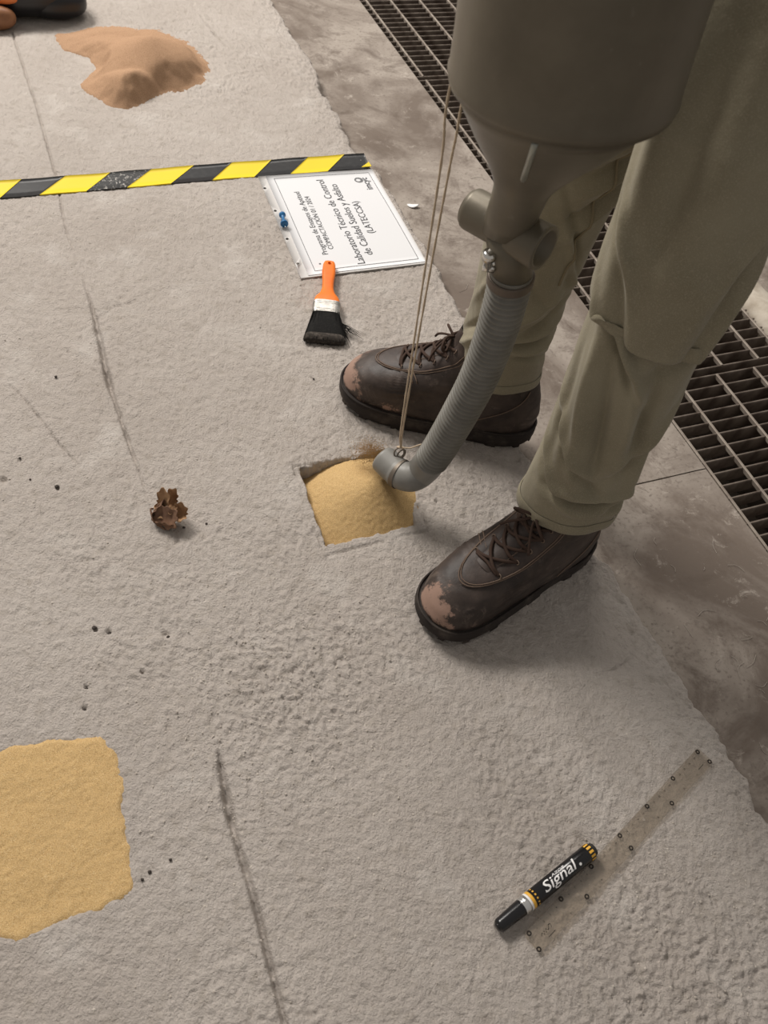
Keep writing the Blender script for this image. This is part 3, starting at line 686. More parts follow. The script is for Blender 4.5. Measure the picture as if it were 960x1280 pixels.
def wrap_text(txt, xa, xb, th0, name, bold, shear, hscale=1.0):
    V, F = text_mesh(txt, bold, shear); V[:, 0] -= V[:, 0].min(); sc = (xb - xa) / V[:, 0].max()
    bm = bmesh.new(); vs = [bm.verts.new(tuple(v)) for v in V]
    for f in F:
        try: bm.faces.new([vs[i] for i in f])
        except ValueError: pass
    for yc in np.linspace(V[:, 1].min(), V[:, 1].max(), 18)[1:-1]:
        bmesh.ops.bisect_plane(bm, geom=bm.verts[:] + bm.edges[:] + bm.faces[:], plane_co=(0, yc, 0), plane_no=(0, 1, 0))
    bm.verts.index_update(); V = np.array([v.co[:] for v in bm.verts]); F = [tuple(v.index for v in f.verts) for f in bm.faces]; bm.free()
    W = []
    for v in V:
        th = math.pi / 2 - .0 - th0 - v[1] * sc * hscale / .0089   # angle from +y axis
        W.append((xa + v[0] * sc, .00900 * math.cos(th), .00900 * math.sin(th)))
    mesh(name, MF(W), F, M['mk_wht'], body, True)
wrap_text('Signal', .068 * q, .1215 * q, -.55, 'brand_lettering', .008, .25, .78)
wrap_text('AZOR', .086 * q, .107 * q, .42, 'maker_lettering', .004, .2, .62)
an = np.linspace(0, 2 * np.pi, 12, endpoint=False)
mesh('brand_dot', MF([(.1255 * q + .0016 * math.cos(t), .00901 * math.sin(-.45 + .18 * math.sin(t)), .00901 * math.cos(-.45 + .18 * math.sin(t))) for t in an]), [tuple(range(12))], M['mk_wht'], body)

# ================================================================== DRY LEAF
c0 = G(209, 648, .0)
root = thing('dry_leaf', c0, 'crumpled dry brown leaf lying at the end of the slab groove', 'leaf')
def leaf_sheet(name, R, curl, fr, m_, seed, lobes=5, sharp=.35, th=.0009):
    nr, na = 12, 48; V = []
    for i in range(nr):
        t = i / (nr - 1)
        for j in range(na):
            a = 2 * np.pi * j / na
            rr = R * t * (1 + sharp * t * math.cos(lobes * a + seed) + .12 * t * math.sin(9 * a + seed * 2))
            x, y = rr * math.cos(a), rr * math.sin(a) * .8
            z = curl * (t ** 2) * R * (1 + .5 * math.cos(2 * a + seed)) + .18 * R * float(fbm(np.array([x * 60 + seed]), np.array([y * 60]), seed, 2)[0])
            V.append((x, y, z))
    V = np.array(V); F = [tuple(f) for f in gridF(nr, na, close_c=True)]; n0 = len(V)
    F2 = [tuple(i + n0 for i in f[::-1]) for f in F]; rim = [(nr - 1) * na + j for j in range(na)]
    F3 = [(rim[i - 1], rim[i], rim[i] + n0, rim[i - 1] + n0) for i in range(na)]
    W = fr(np.vstack([V, V - np.array([0, 0, th])])); return mesh(name, W, F + F2 + F3, m_, root)
U_ = np.array([.12, .98, .0]); X_ = np.array([.99, .02, 0])
leaf_sheet('leaf_cup', .0185, .12, Frame(c0 + np.array([.002, -.009, .015]), (1, -.25, .1), (.1, .62, .77), (.0, -.70, .71)), M['leaf'], 3, 4, .10)
leaf_sheet('leaf_lobe', .015, .5, Frame(c0 + np.array([-.008, .008, .018]), (-.45, .62, .64), (.75, .1, .4), (.2, -.6, .75)), M['leaf2'], 5, 2, .45)
leaf_sheet('leaf_lobe', .012, .9, Frame(c0 + np.array([.004, .016, .020]), (.15, .72, .68), (.95, -.1, -.1), (.1, -.68, .72)), M['leaf2'], 7, 2, .4)
leaf_sheet('leaf_lobe', .012, .8, Frame(c0 + np.array([.020, .003, .013]), (.93, -.25, .1), (.2, .8, .5), (-.2, -.5, .8)), M['leaf2'], 9, 2, .3)
leaf_sheet('leaf_lobe', .013, .7, Frame(c0 + np.array([-.014, -.002, .010]), (-.1, .75, .65), (-.35, -.45, .55), (.9, -.1, .3)), M['leaf'], 12, 3, .3)
leaf_sheet('leaf_lobe', .013, .5, Frame(c0 + np.array([.004, -.013, .006]), (1, -.1, .0), (.1, .9, -.3), (0, .3, .9)), M['leaf'], 15, 3, .2)
tube('leaf_stem', curve_pts([c0 + np.array([-.020, .006, .006]), c0 + np.array([-.021, .0, .011]), c0 + np.array([-.012, -.013, .005]), c0 + np.array([.004, -.020, .003])], 14), .0012, M['leaf'], root, 6)

# ================================================================== WORKER'S LEGS
person = thing('person', (.17, .83, 0), 'worker in khaki trousers and brown lace-up boots, holding the sand drum', 'person')
TH = np.linspace(0, 2 * np.pi, 180, endpoint=False)
def leg_rings(axis, radii, folds, z0, z1, k, seed, ell=1.0, vf=()):
    """theta 0 faces the camera (-y), +90 deg faces +x"""
    zs = np.linspace(z0, z1, k); az = [a[2] for a in axis]; R = []
    rz = [r[0] for r in radii]; rv = [r[1] for r in radii]
    from_ = np.interp
    for z in zs:
        cx = from_(z, az, [a[0] for a in axis]); cy = from_(z, az, [a[1] for a in axis]); r = from_(z, rz, rv)
        d = np.zeros_like(TH)
        for th, zc, slope, wid, ln, amp in folds:      # fold: ridge along a sloping line in (theta, z)
            dt = (TH - th + np.pi) % (2 * np.pi) - np.pi
            e = z - (zc + slope * dt)
            d += amp * np.exp(-(e / wid) ** 2) * np.exp(-(dt / ln) ** 2)
        for th, zc, kk, wid, ln, amp in vf:            # folds running down the leg
            dt = (TH - th - kk * (z - zc) + np.pi) % (2 * np.pi) - np.pi
            d += amp * np.exp(-(dt / wid) ** 2) * np.exp(-((z - zc) / ln) ** 2)
        d += .0035 * fbm(np.cos(TH) * 1.6 + 5 + z * 3, np.sin(TH) * 1.6 + z * 9, seed, 3)
        rr = r + d
        R.append(np.stack([cx + rr * np.sin(TH), cy - rr * np.cos(TH) * ell, np.full_like(TH, z)], 1))
    return np.array(R)
def tilt_hem(R, fun, zr):
    """lower or raise the hem around the leg"""
    z0 = R[0, 0, 2]
    for i in range(len(R)):
        t = np.clip(1 - (R[i, 0, 2] - z0) / zr, 0, 1); R[i, :, 2] += fun(TH) * t
    return R
near_axis = [(.212, .712, .05), (.215, .714, .2), (.215, .713, .3), (.213, .710, .4), (.210, .712, .5), (.211, .734, .6), (.222, .785, .72), (.235, .85, .95)]
near_rad = [(.05, .057), (.14, .0585), (.2, .0575), (.26, .058), (.31, .059), (.36, .0595), (.41, .058), (.43, .059), (.445, .066), (.47, .0675), (.52, .0665), (.6, .071), (.7, .083), (.8, .10), (.95, .10)]
near_folds = [(-.67, .425, -.065, .008, .55, .0075), (-.60, .408, -.070, .007, .5, -.0075), (-.2, .395, -.09, .009, .45, .006), (.45, .405, .03, .010, .6, -.006),
              (.15, .190, .004, .0055, .75, -.013), (.15, .203, .004, .008, .8, .008), (.2, .172, -.006, .008, .7, .007), (.9, .178, .02, .006, .5, -.008),
              (-.65, .265, -.05, .010, .7, .007), (-.55, .247, -.05, .008, .7, -.007), (-1.1, .20, -.05, .008, .5, -.006), (-.9, .215, -.05, .008, .5, .006), (.7, .30, .07, .013, .6, .006), (.75, .278, .07, .010, .6, -.006),
              (-.9, .50, -.10, .014, .5, .005), (-.8, .475, -.08, .009, .5, -.005), (.85, .52, .16, .016, .5, -.007), (.75, .555, .16, .018, .5, .006), (.95, .49, .12, .012, .4, .006), (.1, .60, .10, .03, .6, .004)]
near_v = [(-.68, .312, -3.4, .16, .085, .009), (-.32, .312, -3.4, .13, .085, -.008), (.08, .33, -2.2, .15, .06, .008), (.36, .33, -2.2, .13, .06, -.007), (-1.2, .30, -2, .18, .08, -.005), (.8, .24, -1, .2, .06, .005), (-1.0, .60, .5, .22, .10, .007), (-.5, .58, .5, .22, .12, -.006)]
RN = leg_rings(near_axis, near_rad, [(a, b, c, d, e, f * 1.2) for a, b, c, d, e, f in near_folds], .130, .80, 420, 3, vf=[(a, b, c, d * .9, e, f * 1.4) for a, b, c, d, e, f in near_v])
RN = tilt_hem(RN, lambda t: .016 * np.cos(t - .5), .12)
# the thigh panel sags over the shin in one deep fold
fm = .5 + .5 * np.cos(TH - .25)
for i in range(len(RN)):
    z = RN[i, 0, 2]; zz = RN[i, :, 2]
    if z > .30: RN[i, :, 2] = zz - fm * .034 * np.exp(-((z - .452) / .020) ** 2) * (1 if z > .452 else np.exp(-((z - .452) / .010) ** 2))
far_axis = [(.112, .957, .05), (.112, .953, .2), (.113, .947, .3), (.118, .94, .4), (.128, .93, .5), (.142, .91, .62), (.16, .88, .75), (.18, .84, .95)]
far_rad = [(.05, .061), (.10, .060), (.16, .0605), (.2, .058), (.24, .0585), (.3, .061), (.36, .063), (.42, .066), (.5, .072), (.6, .085), (.7, .097), (.8, .103), (.95, .10)]
far_folds = [(.5, .203, .02, .0055, .9, -.012), (.5, .216, .02, .008, .9, .008), (.5, .188, .015, .008, .9, .009), (.6, .172, -.02, .006, .8, -.008), (.6, .235, .05, .007, .7, -.008), (.3, .252, .05, .010, .8, .007), (-.7, .19, .06, .008, .6, .007), (-.8, .21, .06, .007, .6, -.007),
             (.8, .33, -.10, .012, .6, .007), (.7, .352, -.11, .009, .6, -.007), (.8, .41, .07, .010, .6, .008), (.75, .43, .06, .008, .6, -.009), (.7, .455, .05, .010, .6, .008), (.6, .475, .04, .008, .6, -.008), (.6, .50, .03, .012, .6, .007), (-.6, .30, .1, .014, .6, .006), (.2, .285, -.06, .010, .6, -.005)]
far_v = [(-.2, .27, -2, .16, .06, .006), (.9, .30, -2, .16, .05, -.006)]
RFa = leg_rings(far_axis, far_rad, far_folds, .105, .80, 360, 9, vf=far_v)
RFa = tilt_hem(RFa, lambda t: -.001 + .009 * np.cos(t - .4), .10)
mb = MB()
for R in (RN, RFa):
    V, F = loft(R, False); mb.add(V, F)
    I = R[:8].copy(); c = I.mean(1, keepdims=True); I[:, :, :2] = c[:, :, :2] + (I[:, :, :2] - c[:, :, :2]) * .955
    V, F = loft(I[::-1], False); mb.add(V, F); V, F = loft(np.array([I[0], R[0]]), False); mb.add(V, F)
hz = [(.70, .10, .10), (.76, .165, .125), (.85, .185, .135), (.95, .17, .125), (1.02, .165, .12)]
hd_ = np.array([.12, -.235]); hd_ /= np.linalg.norm(hd_); hp_ = np.array([-hd_[1], hd_[0]])
R = []
for z, a, b in hz:
    c = np.array([.225, .875]); R.append(np.stack([c[0] + a * np.cos(TH) * hd_[0] + b * np.sin(TH) * hp_[0], c[1] + a * np.cos(TH) * hd_[1] + b * np.sin(TH) * hp_[1], np.full_like(TH, z)], 1))
mb.add(*loft(np.array(R)))
trousers = mb.build('trousers', M['khaki'], person)
def hem(R, name='hem'):
    q = []
    for i, (off, dz) in enumerate(((.0006, -.0008), (.0022, .001), (.0024, .006), (.0022, .0125), (.0007, .0145))):
        k = min(len(R) - 1, max(0, int(round(dz / ((R[-1, 0, 2] - R[10, 0, 2]) / (len(R) - 11))))))
        r_ = R[k].copy(); c = r_.mean(0); dd = r_ - c; dd[:, 2] = 0; dd /= np.linalg.norm(dd, axis=1)[:, None]
        r_ += dd * off; r_[:, 2] = R[0][:, 2] + dz; q.append(r_)
    V, F = loft(np.array(q), False); return mesh(name, V, F, M['khaki'], trousers)
hem(RN); hem(RFa)
def on_leg(R, th, z, off=.0008):
    k = int(np.clip(np.searchsorted(R[:, 0, 2], z), 0, len(R) - 1)); j = int(round((th % (2 * np.pi)) / (2 * np.pi) * len(TH))) % len(TH)
    p_ = R[k, j].copy(); c = R[k].mean(0); d = p_ - c; d[2] = 0; d /= np.linalg.norm(d); return p_ + d * off
tube('side_seam', [on_leg(RFa, .62 - .2 * (z - .3), z) for z in np.linspace(.30, .62, 60)], .0016, M['seam'], trousers, 6)
tube('side_seam', [on_leg(RN, 1.45, z, .0004) for z in np.linspace(.12, .37, 50)], .0009, M['khaki'], trousers, 6)

# boots ------------------------------------------------------------
FH = [.016, .022, .035, .05, .062, .072, .080, .088, .098, .11, .125, .145, .17]
FX = [.286, .291, .293, .287, .276, .259, .240, .219, .196, .177, .158, .143, .136]
BH = [.016, .05, .08, .11, .17]; BX = [.006, .002, .008, .018, .034]
WH = [.016, .03, .05, .065, .08, .10, .125, .17]; WW = [.0425, .0455, .0460, .0455, .0435, .0405, .0390, .0410]
def slice_pts(h, tt):
    xf = np.interp(h, FH, FX); xb = np.interp(h, BH, BX); w = np.interp(h, WH, WW)
    p_ = np.interp(h, [.02, .06, .09, .13], [5.2, 4.2, 3.2, 2.5]); sk = np.interp(h, [.02, .08, .12], [.17, .12, -.02])
    mid = (xf + xb) / 2; half = (xf - xb) / 2
    x = mid + half * tt; hw = w * np.sqrt(np.maximum(0, 1 - np.abs(tt) ** p_)) * (1 + sk * tt)
    return x, hw
def surf_z(x, y):
    for h in np.arange(.165, .018, -.001):
        xf = np.interp(h, FH, FX); xb = np.interp(h, BH, BX)
        t = (x - (xf + xb) / 2) / ((xf - xb) / 2)
        if abs(t) < 1:
            _, hw = slice_pts(h, np.array([t]))
            if abs(y) <= hw[0]: return h
    return .02
def front_pt(h, y, off=.0):
    """point on the instep face at height h and lateral offset y"""
    lo, hi = 0.0, 1.0
    for _ in range(30):
        md = (lo + hi) / 2; _, hw = slice_pts(h, np.array([md]))
        if hw[0] > abs(y): lo = md
        else: hi = md
    x, _ = slice_pts(h, np.array([lo])); sl = np.interp(h, [.06, .09, .11, .14], [.3, .5, .75, .95])
    return np.array([x[0] + off * sl, y + off * .5 * np.sign(y) * min(1, abs(y) / .02), h + off * (1.1 - sl)])
def make_boot(toe, ang, side, seed, scl=1.0):
    ex = np.array([math.cos(ang), math.sin(ang), 0]); ey = np.array([-ex[1], ex[0], 0]) * side
    fr0 = Frame(np.array([toe[0], toe[1], 0]) - ex * .298 * scl, ex, ey); fr = lambda v: fr0(np.asarray(v, float) * scl)
    flip = side < 0
    fx = lambda F: [tuple(f[::-1]) for f in F] if flip else [tuple(f) for f in F]
    na = 88; a = np.linspace(0, 2 * np.pi, na, endpoint=False); tt = np.sign(np.cos(a)) * np.abs(np.cos(a)) ** .8; sg = np.sign(np.sin(a))
    hs = np.concatenate([np.linspace(.016, .06, 16), np.linspace(.062, .10, 26), np.linspace(.102, .168, 24)])
    R = []
    for h in hs:
        x, hw = slice_pts(h, tt); y = hw * sg + .006 * np.sin(np.clip(x / .3, 0, 1) * np.pi) * (1 - h / .2)
        cre = .0016 * np.sin((x - .195 + .12 * np.abs(y)) * 520) * np.exp(-((x - .205) / .016) ** 2) * sstep(.03, .055, np.full_like(x, h))
        bmp = .0012 * fbm(x * 40 + seed, (y + h * 2) * 40, seed, 3)
        R.append(np.stack([x + cre * .4, y + sg * (cre + bmp) * .8, h + bmp + cre * .5], 1))
    V, F = loft(np.array(R)); boot = mesh('boot', fr(V), fx(F), M['leather'], person)
    boot['label'] = 'scuffed dark brown leather lace-up safety boot'
    # scuff strength: high on the toe cap
    sc = .86 * np.exp(-(((V[:, 0] - .284) / .036) ** 2 + ((V[:, 1] - .006) / .040) ** 2 + ((V[:, 2] - .050) / .030) ** 2)) + .46 * np.exp(-((V[:, 0] - .22) / .06) ** 2 - ((V[:, 2] - .034) / .014) ** 2)
    at = boot.data.attributes.new('scuff', 'FLOAT', 'POINT'); at.data.foreach_set('value', sc.astype(np.float32))
    # sole
    def sole_ring(off, z, n_=120, tr=0.0):
        a = np.linspace(0, 2 * np.pi, n_, endpoint=False); tt = np.sign(np.cos(a)) * np.abs(np.cos(a)) ** .8; sg = np.sign(np.sin(a))
        x, hw = slice_pts(.03, tt); y = hw * sg + .006 * np.sin(np.clip(x / .3, 0, 1) * np.pi) * .85
        mx_ = .146; waist = 1 - .10 * np.exp(-((x - .10) / .04) ** 2)
        y = y * waist; nx = x - mx_; s_ = 1 + off / .147; y = y * (1 + off / .044)
        lift = .008 * sstep(.22, .30, x)                       # toe spring
        return np.stack([mx_ + nx * s_, y, np.full_like(x, z) + lift * (1 - z / .04) + tr * np.sin(a * 34) * 0, ], 1)
    rs = [sole_ring(-.004, .0), sole_ring(.0015, .001), sole_ring(.004, .006), sole_ring(.0052, .012), sole_ring(.0052, .021), sole_ring(.0045, .0255), sole_ring(.0025, .0272), sole_ring(-.004, .0275)]
    V, F = loft(np.array(rs)); sole = mesh('sole', fr(V), fx(F), M['rubber'], boot)
    rw = sole_ring(.0035, .0278); pts = np.vstack([rw, rw[:1]]); V, F = loft(tube_rings(pts, .0017, 6), False); mesh('welt', fr(V), fx(F), M['rubber'], boot)
    # tread lugs on the sole edge
    rl = sole_ring(.0046, .0)
    for j in range(0, 120, 4):
        p0, p1 = rl[j], rl[(j + 2) % 120]; 
        if j % 8: continue
        c = rl.mean(0); d = (p0 + p1) / 2 - c; d[2] = 0; d /= np.linalg.norm(d); z = p0[2]
        V = [p0 - d * .006, p1 - d * .006, p1 - d * .0006, p0 - d * .0006]; V = np.array(V); V2 = V.copy(); V[:, 2] = z + .0; V2[:, 2] = z + .006
        mesh('tread_lug', fr(np.vstack([V, V2])), fx(BOXF), M['rubber'], sole, False)
    # tongue, eyestays
    def panel(name, f, nu, nv, th, m_):
        V = np.array([f(u, v) for u in np.linspace(0, 1, nu) for v in np.linspace(0, 1, nv)]); return mesh(name, fr(V), fx(gridF(nu, nv)), m_, boot)
    panel('tongue', lambda u, v: front_pt(.088 + .078 * u, (-.0165 + .033 * v), .0012 + .0035 * math.sin(v * math.pi)), 18, 9, .001, M['leather2'])
    def f(u, v):
        k_ = .5 + .95 * v
        if u < .36: y, h = .0235, .165 - (.165 - .099) * u / .36; y *= k_
        elif u > .64: y, h = -.0235, .099 + (.165 - .099) * (u - .64) / .36; y *= k_
        else:
            a_ = np.pi * (u - .36) / .28; y = .0235 * math.cos(a_) * k_; h = .099 - .0165 * math.sin(a_) * k_
        lim = np.interp(h, WH, WW) * .93; y = max(-lim, min(lim, y))
        if abs(y) < 1e-4: y = 1e-4
        return front_pt(h, y, .0026 * math.sin(min(1, v * 2 + .1, (1 - v) * 3 + .1) * math.pi / 2) + .0004)
    panel('eyestay', f, 70, 10, .001, M['leather2'])
    for v_ in (.05, .95, .86):
        tube('stitching', [fr(f(u, v_) + np.array([0, 0, .0008])) for u in np.linspace(.02, .98, 64)], .0008, M['stitch'], boot, 5)
    # vamp seam across the toe box, double row
    for dx in (0, .006):
        pts = []
        for y in np.linspace(-.040, .040, 31):
            x = .205 + dx - .55 * abs(y) ** 1.35 * 3.2; pts.append(fr((x, y + .005, surf_z(x, y) + .0006)))
        tube('vamp_stitching', pts, .0009, M['stitch'], boot, 5)
    # heel counter seam
    for sg_ in (-1, 1):
        pts = []
        for t in np.linspace(0, 1, 20):
            h = .034 + .07 * t ** 1.4; x = .105 - .075 * t + .01 * math.sin(t * 6); w = None
            xf = np.interp(h, FH, FX); xb = np.interp(h, BH, BX); tq = (x - (xf + xb) / 2) / ((xf - xb) / 2); _, hw = slice_pts(h, np.array([tq]))
            pts.append(fr((x, sg_ * (hw[0] + .0008) + .006 * math.sin(x / .3 * math.pi) * (1 - h / .2), h)))
        tube('counter_stitching', pts, .0009, M['stitch'], boot, 5)
    # laces: criss-cross over the tongue
    hh = [.089, .101, .113, .126, .140]
    for i in range(len(hh)):
        yy = .0185
        tube('lace_row' if i == 0 else 'lace', [fr(q) for q in curve_pts([front_pt(hh[i], -yy, .0030), front_pt(hh[i] + .002, -.009, .0062), front_pt(hh[i] + .003, .0, .0072), front_pt(hh[i] + .002, .009, .0062), front_pt(hh[i], yy, .0030)], 22)], .0019, M['lace'], boot, 7) if i == 0 else None
        if i + 1 < len(hh):
            for sg_ in (-1, 1):
                a_, b_ = hh[i], hh[i + 1]; o_ = .0012 if sg_ > 0 else 0
                tube('lace', [fr(q) for q in curve_pts([front_pt(a_, -sg_ * (yy + .003), .0022), front_pt(a_ * .75 + b_ * .25, -sg_ * .010, .0062 + o_), front_pt((a_ + b_) / 2, 0.0001, .0075 + o_), front_pt(a_ * .25 + b_ * .75, sg_ * .010, .0062 + o_), front_pt(b_, sg_ * (yy + .003), .0022)], 24)], 0.0022, M['lace'], boot, 7)
        for sg_ in (-1, 1):
            c = front_pt(hh[i], sg_ * .0215, .0032); an = np.linspace(0, 2 * np.pi, 14)
            tube('eyelet', [fr(c + np.array([-.0006 * 0 + .0022 * math.sin(t) * -.45, .0030 * math.cos(t), .0024 * math.sin(t)])) for t in an], .0008, M['stitch'], boot, 5)
    # bow: loops and tails at the top
    k0 = front_pt(.146, 0.0001, .006)
    for sg_ in (-1, 1):
        tube('lace_loop', [fr(k0 + np.array(q)) for q in curve_pts([(0, 0, 0), (.010, sg_ * .012, .004), (.012, sg_ * .026, -.004), (.006, sg_ * .022, -.010), (.002, sg_ * .004, -.002)], 20)], .0018, M['lace'], boot, 7)
        tube('lace_tail', [fr(k0 + np.array(q)) for q in curve_pts([(0, 0, 0), (.012, sg_ * .008, -.006), (.022, sg_ * .02, -.018), (.026, sg_ * .028, -.030)], 16)], .0017, M['lace'], boot, 7)
    V, F = loft(np.array([(lambda x, hw, sg: np.stack([x, (hw + o_) * sg, np.full_like(x, z_)], 1))(*slice_pts(z_, tt), sg) for z_, o_ in ((.146, .0012), (.156, .0042), (.164, .0050), (.170, .0035), (.171, .0)) ]), False)
    mesh('collar', fr(V), fx(F), M['leather2'], boot)
    return boot
make_boot((.074, .574), math.radians(180 + 44), -1, 3, .95)
make_boot((-.105, .962), math.radians(180 - 3), 1, 8)

# ================================================================== SAND DRUM, VALVE AND HOSE
DC = np.array([.0618, .6464, .6408]); DA = np.array([-.063, -.025, 1.]); DA /= np.linalg.norm(DA); DR = .0820
root = thing('sand_drum', (.0, .76, .03), 'olive grey metal sand drum with funnel, valve and grey hose, held by the worker', 'sand pourer')
e1 = np.cross([0, 1, 0], DA); e1 /= np.linalg.norm(e1); e2 = np.cross(DA, e1)
an = np.linspace(0, 2 * np.pi, 96, endpoint=False)
def ring(c, r_): return np.array(c) + r_ * (np.cos(an)[:, None] * e1 + np.sin(an)[:, None] * e2)
R = [ring(DC + DA * h, DR + o_) for h, o_ in ((.0, -.004), (-.002, .0), (.004, .0015), (.008, .0006), (.03, 0), (.10, 0), (.17, 0), (.24, 0), (.245, .003), (.25, .0035), (.252, .0), (.25, -.003))]
V, F = loft(np.array(R), False); drum = mesh('drum', V, F, M['steel'], root)
TC = GY(633, 287, .703)                         # valve centre
def fun(t): return DC * (1 - t) + TC * t
R = [ring(fun(t), r_) for t, r_ in ((.0, .0808), (.10, .072), (.3, .0545), (.46, .0390), (.56, .0305), (.62, .0265), (.66, .0245), (.72, .0235), (.9, .0225), (1.0, .022))]
V, F = loft(np.array(R), True); mesh('funnel', V, F, M['steel'], root)
# raised bead down the funnel, paler than the steel around it
tube('funnel_seam', [fun(t) + (r_ + .0004) * (math.cos(-1.75) * e1 + math.sin(-1.75) * e2) for t, r_ in ((.04, .0773), (.15, .0676), (.3, .0545), (.40, .0448))], .0024, mat('pale_seam', (.34, .35, .31), .35, .6), drum, 6)
va, vb = GY(588, 260, .727), GY(681, 311, .683)
vd = (vb - va); vl = np.linalg.norm(vd); vd /= vl
R = tube_rings([va, va + vd * .0012, va + vd * .004, va + vd * .05, vb - vd * .002, vb], [.0175, .0188, .0193, .0195, .0212, .0205], 40)
R = np.concatenate([R, [vb + (R[-1] - vb) * .82, vb + (R[-1] - vb) * .80 - vd * .085]]); V, F = loft(R); valve = mesh('valve_body', V, F, M['steel'], root)
V, F = loft(tube_rings([TC, TC + (GY(640, 343, .706) - TC) * 1.05], [.0195, .0195], 32)); mesh('outlet_pipe', V, F, M['steel'], root)
# hose path
HP = [GY(640, 338, .706), GY(632, 375, .712), GY(617, 425, .721), GY(597, 475, .731), GY(573, 520, .741), GY(552, 556, .750), GY(540, 574, .755)]
EP = [HP[-1], G(528, 588, .074), G(516, 595.5, .064), G(503, 594, .0585), G(491, 585, .057), G(478.5, 573, .057)]
path = curve_pts(HP, 520); seglen = np.linalg.norm(np.diff(path, axis=0), axis=1); arc = np.concatenate([[0], np.cumsum(seglen)])
rad = .0202 + .0014 * np.sin(2 * np.pi * arc / .0072); rad = np.where(arc < .014, .0205, rad)
V, F = loft(tube_rings(path, rad, 40)); hose = mesh('hose', V, F, M['hose'], root); hose['label'] = 'grey corrugated plastic hose'
path = curve_pts(EP, 48); R = tube_rings(path, np.interp(np.arange(48), [0, 4, 30, 31, 33, 34, 46, 47], [.0200, .0205, .0195, .0203, .0203, .0192, .0190, .0182]), 36); d = path[-1] - path[-3]; d /= np.linalg.norm(d)
R = np.concatenate([R, [path[-1] + (R[-1] - path[-1]) * .90, path[-1] + (R[-1] - path[-1]) * .88 - d * .012]]); V, F = loft(R); elb = mesh('elbow', V, F, M['elbow'], root)
# hose clamp
hp = curve_pts(HP, 360)
V, F = loft(tube_rings(hp[6:24], [.0212] + [.0226] * 16 + [.0212], 40), True); band = mesh('clamp_band', V, F, mat('dull_clamp', (.13, .105, .085), .45, .5), root)
cs = GY(611, 326, .690); cd = np.array([.15, .2, -1.]); cd /= np.linalg.norm(cd)
V, F = loft(tube_rings([cs - cd * .011, cs - cd * .010, cs - cd * .003, cs - cd * .002, cs + cd * .010, cs + cd * .011], [.003, .0062, .0066, .0046, .0046, .003], 16)); mesh('clamp_screw', V, F, M['chrome'], band)
V, F = loft(tube_rings([cs + cd * .008 + np.array([.006, 0, 0]), cs + cd * .008 + np.array([-.005, 0, 0])], [.0046, .0046], 12)); mesh('clamp_nut', V, F, M['chrome'], band)
V, F = loft(tube_rings([cs, GY(632, 332, .704)], [.0045, .0045], 8)); mesh('clamp_lug', V, F, M['chrome'], band)
# wire ring on the elbow
rc = G(499, 566, .079)
an2 = np.linspace(0, 2 * np.pi, 30)
tube('wire_ring', [rc + .0066 * (np.cos(t) * np.array([.95, .3, .1]) + np.sin(t) * np.array([-.15, .6, .78])) for t in an2], .0012, M['wire'], elb, 7)
tube('wire_ring', [rc + np.array([.003, .002, -.004]) + .0066 * (np.cos(t) * np.array([.7, .7, .1]) + np.sin(t) * np.array([-.1, .45, .7])) for t in an2], .0012, M['wire'], elb, 7)
ep = curve_pts(EP, 48); V, F = loft(tube_rings(ep[29:33], [.0207] * 4, 30), False); mesh('wire_band', V, F, M['wire'], elb)
# twine
def twine(name, pts, label, r_=.0011):
    pp = curve_pts(pts, 80); V, F = loft(tube_rings(pp, r_ * (1 + .18 * np.sin(np.arange(80) * 2.3)), 6)); o = mesh(name, V, F, M['string']); return tag(o, label, 'twine', 'twine strands tied to the hose elbow')
k0 = rc + np.array([0, .003, .007])
lt = GY(560, 122, .690)
twine('twine', [k0, GY(502, 530, .751), GY(527, 365, .735), GY(552, 200, .708), lt, lt + np.array([.003, .025, .1]), lt + np.array([.012, .05, .25])], 'pale twine strand running taut from the drum rim to the hose elbow, the outer one')
lt2 = GY(574, 148, .706)
twine('twine', [k0 + np.array([.001, .001, 0]), GY(505, 528, .752), GY(533, 365, .744), GY(562, 210, .728), lt2, lt2 + np.array([-.006, .02, .12]), lt2 + np.array([-.008, .03, .25])], 'pale twine strand running up behind the drum from the hose elbow, the inner one')
twine('twine', [k0 + np.array([-.004, 0, 0]), k0 + np.array([.004, .0, .001]), k0 + np.array([.013, .002, .001]), k0 + np.array([.020, .004, .005]), k0 + np.array([.026, .006, .008])], 'short loose twine tail at the knot on the hose elbow', .0010)
tube('twine_knot', curve_pts([k0 + np.array(q_) for q_ in ((-.004, 0, 0), (0, -.003, .003), (.004, 0, 0), (0, .003, -.002), (-.004, 0, 0))], 20), .0014, M['string'], elb, 6)
# sand leaving the hose
mb = MB(); tp = ep[-1]
tet = np.array([(1, 1, 1), (1, -1, -1), (-1, 1, -1), (-1, -1, 1)]) / 1.7
td = ep[-1] - ep[-6]; td /= np.linalg.norm(td)
for i in range(5200):
    t = random.random() ** .9
    p_ = tp + td * (.004 + .038 * t) + np.array([0, 0, -.030 * t * t]) + np.array([random.gauss(0, 1), random.gauss(0, 1), random.gauss(0, .8)]) * (.006 + .006 * t)
    if p_[2] < .004: continue
    mb.add(p_ + tet * random.uniform(.0003, .0007), [(0, 1, 2), (0, 3, 1), (0, 2, 3), (1, 3, 2)])
o = mb.build('sand_spray', M['sand'], None, False); tag(o, 'spray of loose yellow sand grains at the mouth of the hose', 'sand', kind='stuff')

